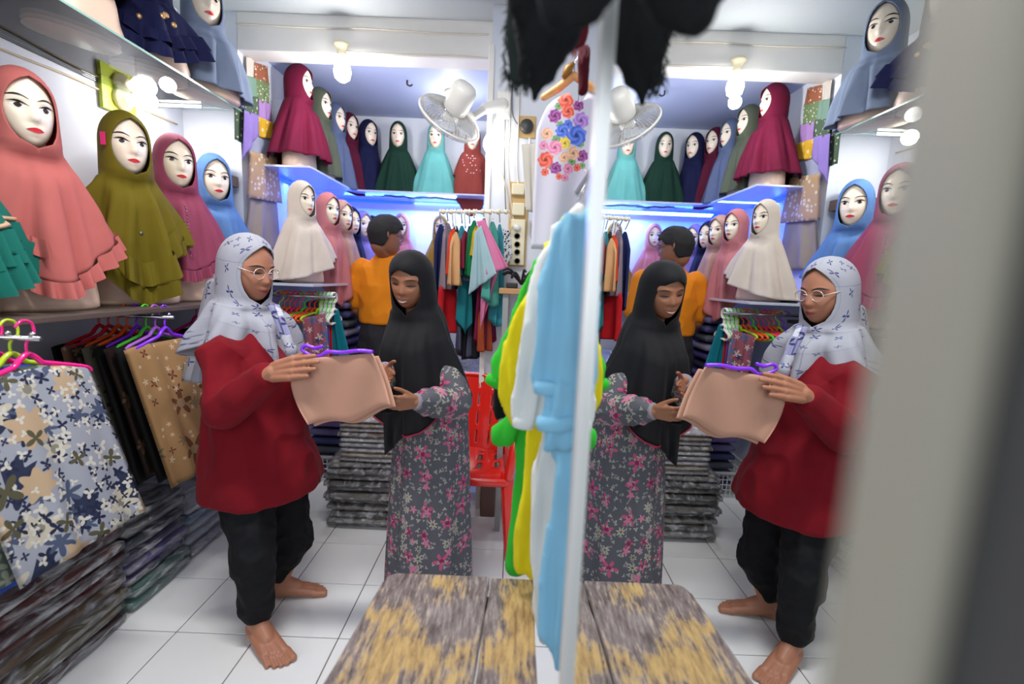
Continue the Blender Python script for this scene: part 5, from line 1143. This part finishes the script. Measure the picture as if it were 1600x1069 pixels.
caps+=chain([ch_,shl,ell,wrl],[.07,.042,.034,.021])+chain([ch_,shr,elr,wrr],[.07,.042,.034,.021])
caps+=hand(wrl,at(600,632,1.525)-wrl,(-.3,.6,.6),(.1,-.2,1),.86,(.35,.45,.3),.0076,thumb=(.8,.5,.3))
caps+=hand(wrr,at(619,600,1.60)-wrr,(-.3,-.8,-.3),(.6,-.3,.7),.80,(.25,.4,.3),.0074)
for sx in (-.07,.07): caps+=chain([Vector((-.36+sx,1.90,.6)),Vector((-.36+sx,1.90,.35)),Vector((-.36+sx,1.91,.07))],[.07,.045,.032]); caps+=foot(Vector((-.37+sx,1.93,0)),Vector((-.35,-.93,0)),.85,1 if sx<0 else -1)
body=local(blob('body',caps,.0036,SKG,gi,2),gi); human_face(gi,body,Mg,*HG_,LIPG,.05,True,nose=.7)
DRP=printed('print_girl_dress',(98,98,107),[(17,.020,7,.3,.40,(188,182,164),(110,106,100)),(11,.034,5,.42,.55,(206,92,134),(150,44,90)),(19,.020,5,.3,.3,(214,130,160),None),(42,.008,3,.3,.55,(176,172,164),None),(30,.010,2,.45,.4,(150,146,150),None)])
V=[];Fc=[];UV=[];n=96;m=40
for j in range(m+1):
    v=j/m; z=1.02-(1.02-.035)*v; u=v
    cx=-.33-.0*v; cy=1.895; rx=.135+.05*v**.8; ry=.105+.07*v
    if v<.1: rx*=.75+2.5*v; ry*=.75+2.5*v
    for k in range(n+1):
        a=2*PI*k/n; f=1+(.015+.06*v)*math.cos(7*a+1+v*.6)+.03*v*math.cos(15*a+2.2*v)+.015*math.cos(3*a+4*v); V.append((cx+rx*f*math.cos(a),cy+ry*f*math.sin(a),z+.012*v*math.cos(3*a))); UV.append((k/n*1.15,z))
for j in range(m):
    for k in range(n): Fc.append((j*(n+1)+k,(j+1)*(n+1)+k,(j+1)*(n+1)+k+1,j*(n+1)+k+1))
dr=local(mk('dress',V,Fc,DRP,gi,True,UV),gi)
bm=bmesh.new(); bm.from_mesh(dr.data); bmesh.ops.remove_doubles(bm,verts=bm.verts,dist=1e-5); bm.to_mesh(dr.data); bm.free(); dr.modifiers.new('t','SOLIDIFY').thickness=.004
o=sweep_uv('sleeve',spline([shl+Vector((0,0,-.05)),shl.lerp(ell,.6),ell,ell.lerp(wrl,.3),ell.lerp(wrl,.75),wrl+(wrl-ell).normalized()*.0],5),[.055]*5+[.060]*5+[.062]*5+[.058]*4+[.050]*3+[.040]*2+[.028]*2,DRP,gi,28,.008); local(o,gi)
o=sweep_uv('sleeve',spline([shr+Vector((0,0,-.05)),elr,elr.lerp(wrr,.6),wrr],5),[.05]*6+[.05]*5+[.036]*3+[.024]*2,DRP,gi,28,.006,seed=.4); local(o,gi)
CUF=printed('print_cuff',(150,148,158),[(30,.012,5,.4,.6,(206,110,140),None)])
for p,d in ((wrl,(wrl-ell)),(wrr,(wrr-elr))):
    V,Fc=lathe([(.021,-.012),(.030,-.010),(.027,-.002),(.032,.006),(.024,.010)],22,p,d.normalized()); local(mk('cuff',V,Fc,CUF,gi,True,[(v.x*3,v.z*3) for v in V]),gi)
GBK=cloth('hijab_black',(20,20,26),.75,.35,var=.1,bump=.3)
hb,rows=hijab(gi,GBK,W=HG_[0],Hh=HG_[1],D=HG_[2],R=(.20,.195),front=-.60,side=-.45,back=-.50,q=2.2,k=6,amp=.09,p=.78,peak=.014,open_w=.86,o=.012,tc=-.24,th=.70,seed=33,name='headscarf',pit=.22,bo=.018,n=110,yo=.045,skew=.045)
local(hb,gi); hb.location=hcg; hb.rotation_euler=(0,0,math.radians(-18))
tr_=[v for v in rows[-1]]; V,Fc=sweep([v+Vector((0,0,0)) for v in tr_[:-1]],.0035,6,True); e_=mk('edge_piping',V,Fc,plain('piping_crimson',(150,20,60),.6),hb)
P=[at(598,645,1.74),at(655,640,1.72),at(640,672,1.72),at(602,712,1.72)]; o=panel('scarf_point',*P,GBK,.012,.012,2,parent=gi,seed=5); local(o,gi)
# ---------------------------------------------------------------- man in orange
SKM=skin('skin_man',(140,92,66),None)
mn=empty('person',(-.80,3.02,0),0,'man in an orange polo shirt and dark trousers standing with his back turned','person')
HM=(.076,.118,.098); hcm=at(604,368,2.95); Mm=headmat(hcm,math.radians(122),math.radians(10))
hv,hf=head_mesh(*HM,n=52,m=46,nose=.75)
caps=[([Mm@v for v in hv],hf)]; mx=hcm.x-.01; my=3.02
caps+=chain([Mm@Vector((0,.03,-.07)),Vector((mx,my,1.50)),Vector((mx,my,1.32)),Vector((mx,my,.98))],[.058,.06,.085,.09])
for sx in (-1,1):
    sh=Vector((mx+sx*.185,my,1.40)); el=Vector((mx+sx*.215,my+.02,1.14)); wr=Vector((mx+sx*.17,my+.16,1.0))
    caps+=chain([Vector((mx,my,1.36)),sh,el,wr],[.08,.055,.04,.027])+hand(wr,(-.2*sx,.9,.1),(0,0,-1),(-sx,0,.2),.95)
    caps+=chain([Vector((mx+sx*.08,my,.95)),Vector((mx+sx*.10,my,.5)),Vector((mx+sx*.10,my-.01,.08))],[.10,.065,.04])+foot(Vector((mx+sx*.10,my-.04,0)),(0.05*sx,1,0),1,-sx)
    caps.append(ball(Mm@Vector((sx*(HM[0]+.002),.012,.0)),(.009,.016,.028)))
body=local(blob('body',caps,.005,SKM,mn,2),mn); human_face(mn,body,Mm,*HM,LIPG,0,nose=.75)
hv2=[];hf2=[]
def hairsurf(a,t,o): 
    p=head_surf(a,t,HM[0]+o,HM[1]+o,HM[2]+o,nose=0,lips=0); return p
nA=48;nT=20
for i in range(nT):
    for k in range(nA):
        a=2*PI*k/nA; c=math.cos(a); tmin=-.60 if c<-.3 else (.12-.72*(-c)/.3 if c<0 else (.12 if c<.3 else min(.45,.12+.33*(c-.3)/.3))); t=1-(1-tmin)*((i+.1)/(nT-.9))**1.2
        p=hairsurf(a,t,.006); p+=p.normalized()*.004*noise(p*70); hv2.append(Mm@p)
for i in range(nT-1):
    for k in range(nA): hf2.append((i*nA+k,(i+1)*nA+k,(i+1)*nA+(k+1)%nA,i*nA+(k+1)%nA))
hf2.append(tuple(range(nA)))
h=local(mk('hair',hv2,hf2,plain('hair_black',(22,20,22),.85,noisy=.3,nscale=60),mn),mn); h.modifiers.new('t','SOLIDIFY').thickness=-.008
gl=[]
for sd in (-1,1):
    cpt=face_pt(.42*sd,-.02,*HM,.012,nose=.75); gl.append(sweep([Mm@(cpt+Vector((math.cos(2*PI*k/20)*.024,-.006,math.sin(2*PI*k/20)*.018))) for k in range(20)],.0016,5,True)); gl.append(sweep([Mm@(cpt+Vector((.024*sd,-.006,.004))),Mm@Vector((sd*(HM[0]+.004),.01,.01))],.0018,5))
V,Fc=join(gl); local(mk('glasses',V,Fc,BLACK,mn),mn)
ORG=cloth('polo_orange',(248,146,22),.8,.2,var=.06,bump=.3)
R=[(mx,my,1.50,.075,.07),(mx,my,1.46,.12,.085),(mx,my,1.42,.19,.10),(mx,my,1.30,.20,.125),(mx,my,1.15,.185,.13),(mx,my,1.06,.185,.135),(mx,my,1.055,.17,.12)]
caps=[rings(R,36)]
for sx in (-1,1): caps+=chain([Vector((mx+sx*.17,my,1.40)),Vector((mx+sx*.215,my+.012,1.20))],[.075,.066])
local(blob('polo_shirt',caps,.007,ORG,mn,4,.006,9,(1,1,.6)),mn)
V,Fc=lathe([(.068,0),(.072,.02),(.066,.038),(.060,.036)],28,(mx,my,1.485),(0.02,.1,1)); local(mk('collar',V,Fc,ORG,mn),mn)
caps=[rings([(mx,my,1.09,.165,.12),(mx,my,.98,.185,.135),(mx,my,.86,.18,.13),(mx,my,.82,.15,.10)],30)]
for sx in (-1,1): caps+=chain([Vector((mx+sx*.085,my,.90)),Vector((mx+sx*.10,my,.5)),Vector((mx+sx*.105,my,.10))],[.11,.085,.07])
local(blob('trousers',caps,.008,cloth('trousers_grey',(52,50,56),.8),mn,3,.008,9),mn)
# ---------------------------------------------------------------- held cloth on purple hanger
PCH=cloth('cloth_peach',(212,160,138),.8,.2,var=.05,bump=.25)
TL=at(452,562,1.47);TR=at(583,552,1.49);BR=at(612,634,1.50);BL=at(482,664,1.44)
V=[];Fc=[];UV=[];n=30;m=24; N=(TR-TL).cross(BL-TL).normalized()
for s in (1,-1):
    for j in range(m+1):
        v=j/m
        for i in range(n+1):
            u=i/n; q=TL.lerp(TR,u).lerp(BL.lerp(BR,u),v)
            q=q+Vector((-.022*math.sin(v*PI)*(1-u)+.004*math.sin(v*PI)*u,0,-.012*math.sin(u*PI)*v+ .010*v*math.sin(u*9)))+N*(.012*math.sin(u*PI*1.5)*v+.004*math.sin(u*12+v*5))
            e=min(1,min(u,1-u)*12,min(v,1-v)*12+.2)
            V.append(q+N*s*.010*(e**.5)); UV.append((u,v))
w_=n+1;o_=w_*(m+1)
for j in range(m):
    for i in range(n):
        q=(j*w_+i,j*w_+i+1,(j+1)*w_+i+1,(j+1)*w_+i); Fc.append(q); Fc.append(tuple(o_+k for k in q[::-1]))
rim=[i for i in range(w_)]+[j*w_+n for j in range(1,m+1)]+[m*w_+i for i in range(n-1,-1,-1)]+[j*w_ for j in range(m-1,0,-1)]
for k in range(len(rim)): p,q=rim[k],rim[(k+1)%len(rim)]; Fc.append((q,p,p+o_,q+o_))
pc_=empty('folded_cloth',(TL+BR)/2,0,'folded peach cloth hanging from the purple hanger between the woman and the girl','cloth')
local(mk('front_fold',V,Fc,PCH,pc_,True,UV),pc_)
V2=[Vector(v)*1.0+Vector((.012,.022,-.012)) for v in V]; local(mk('back_fold',V2,Fc,PCH,pc_,True,UV),pc_)
ph_=empty('clothes_hanger',at(487,553,1.47),0,'bright purple plastic hanger held by the woman in red','hanger'); PU_=HC['purple']
def pts(l,Y=1.475): return spline([at(a,b,Y) for a,b in l],5)
local(tube('shoulder_bar',pts([(486,556),(500,557),(512,550),(535,551),(560,548),(583,550)]),.0065,PU_,ph_),ph_)
local(tube('hook',pts([(504,541),(492,544),(478,540),(472,545),(477,551),(488,556)]),.006,PU_,ph_),ph_)
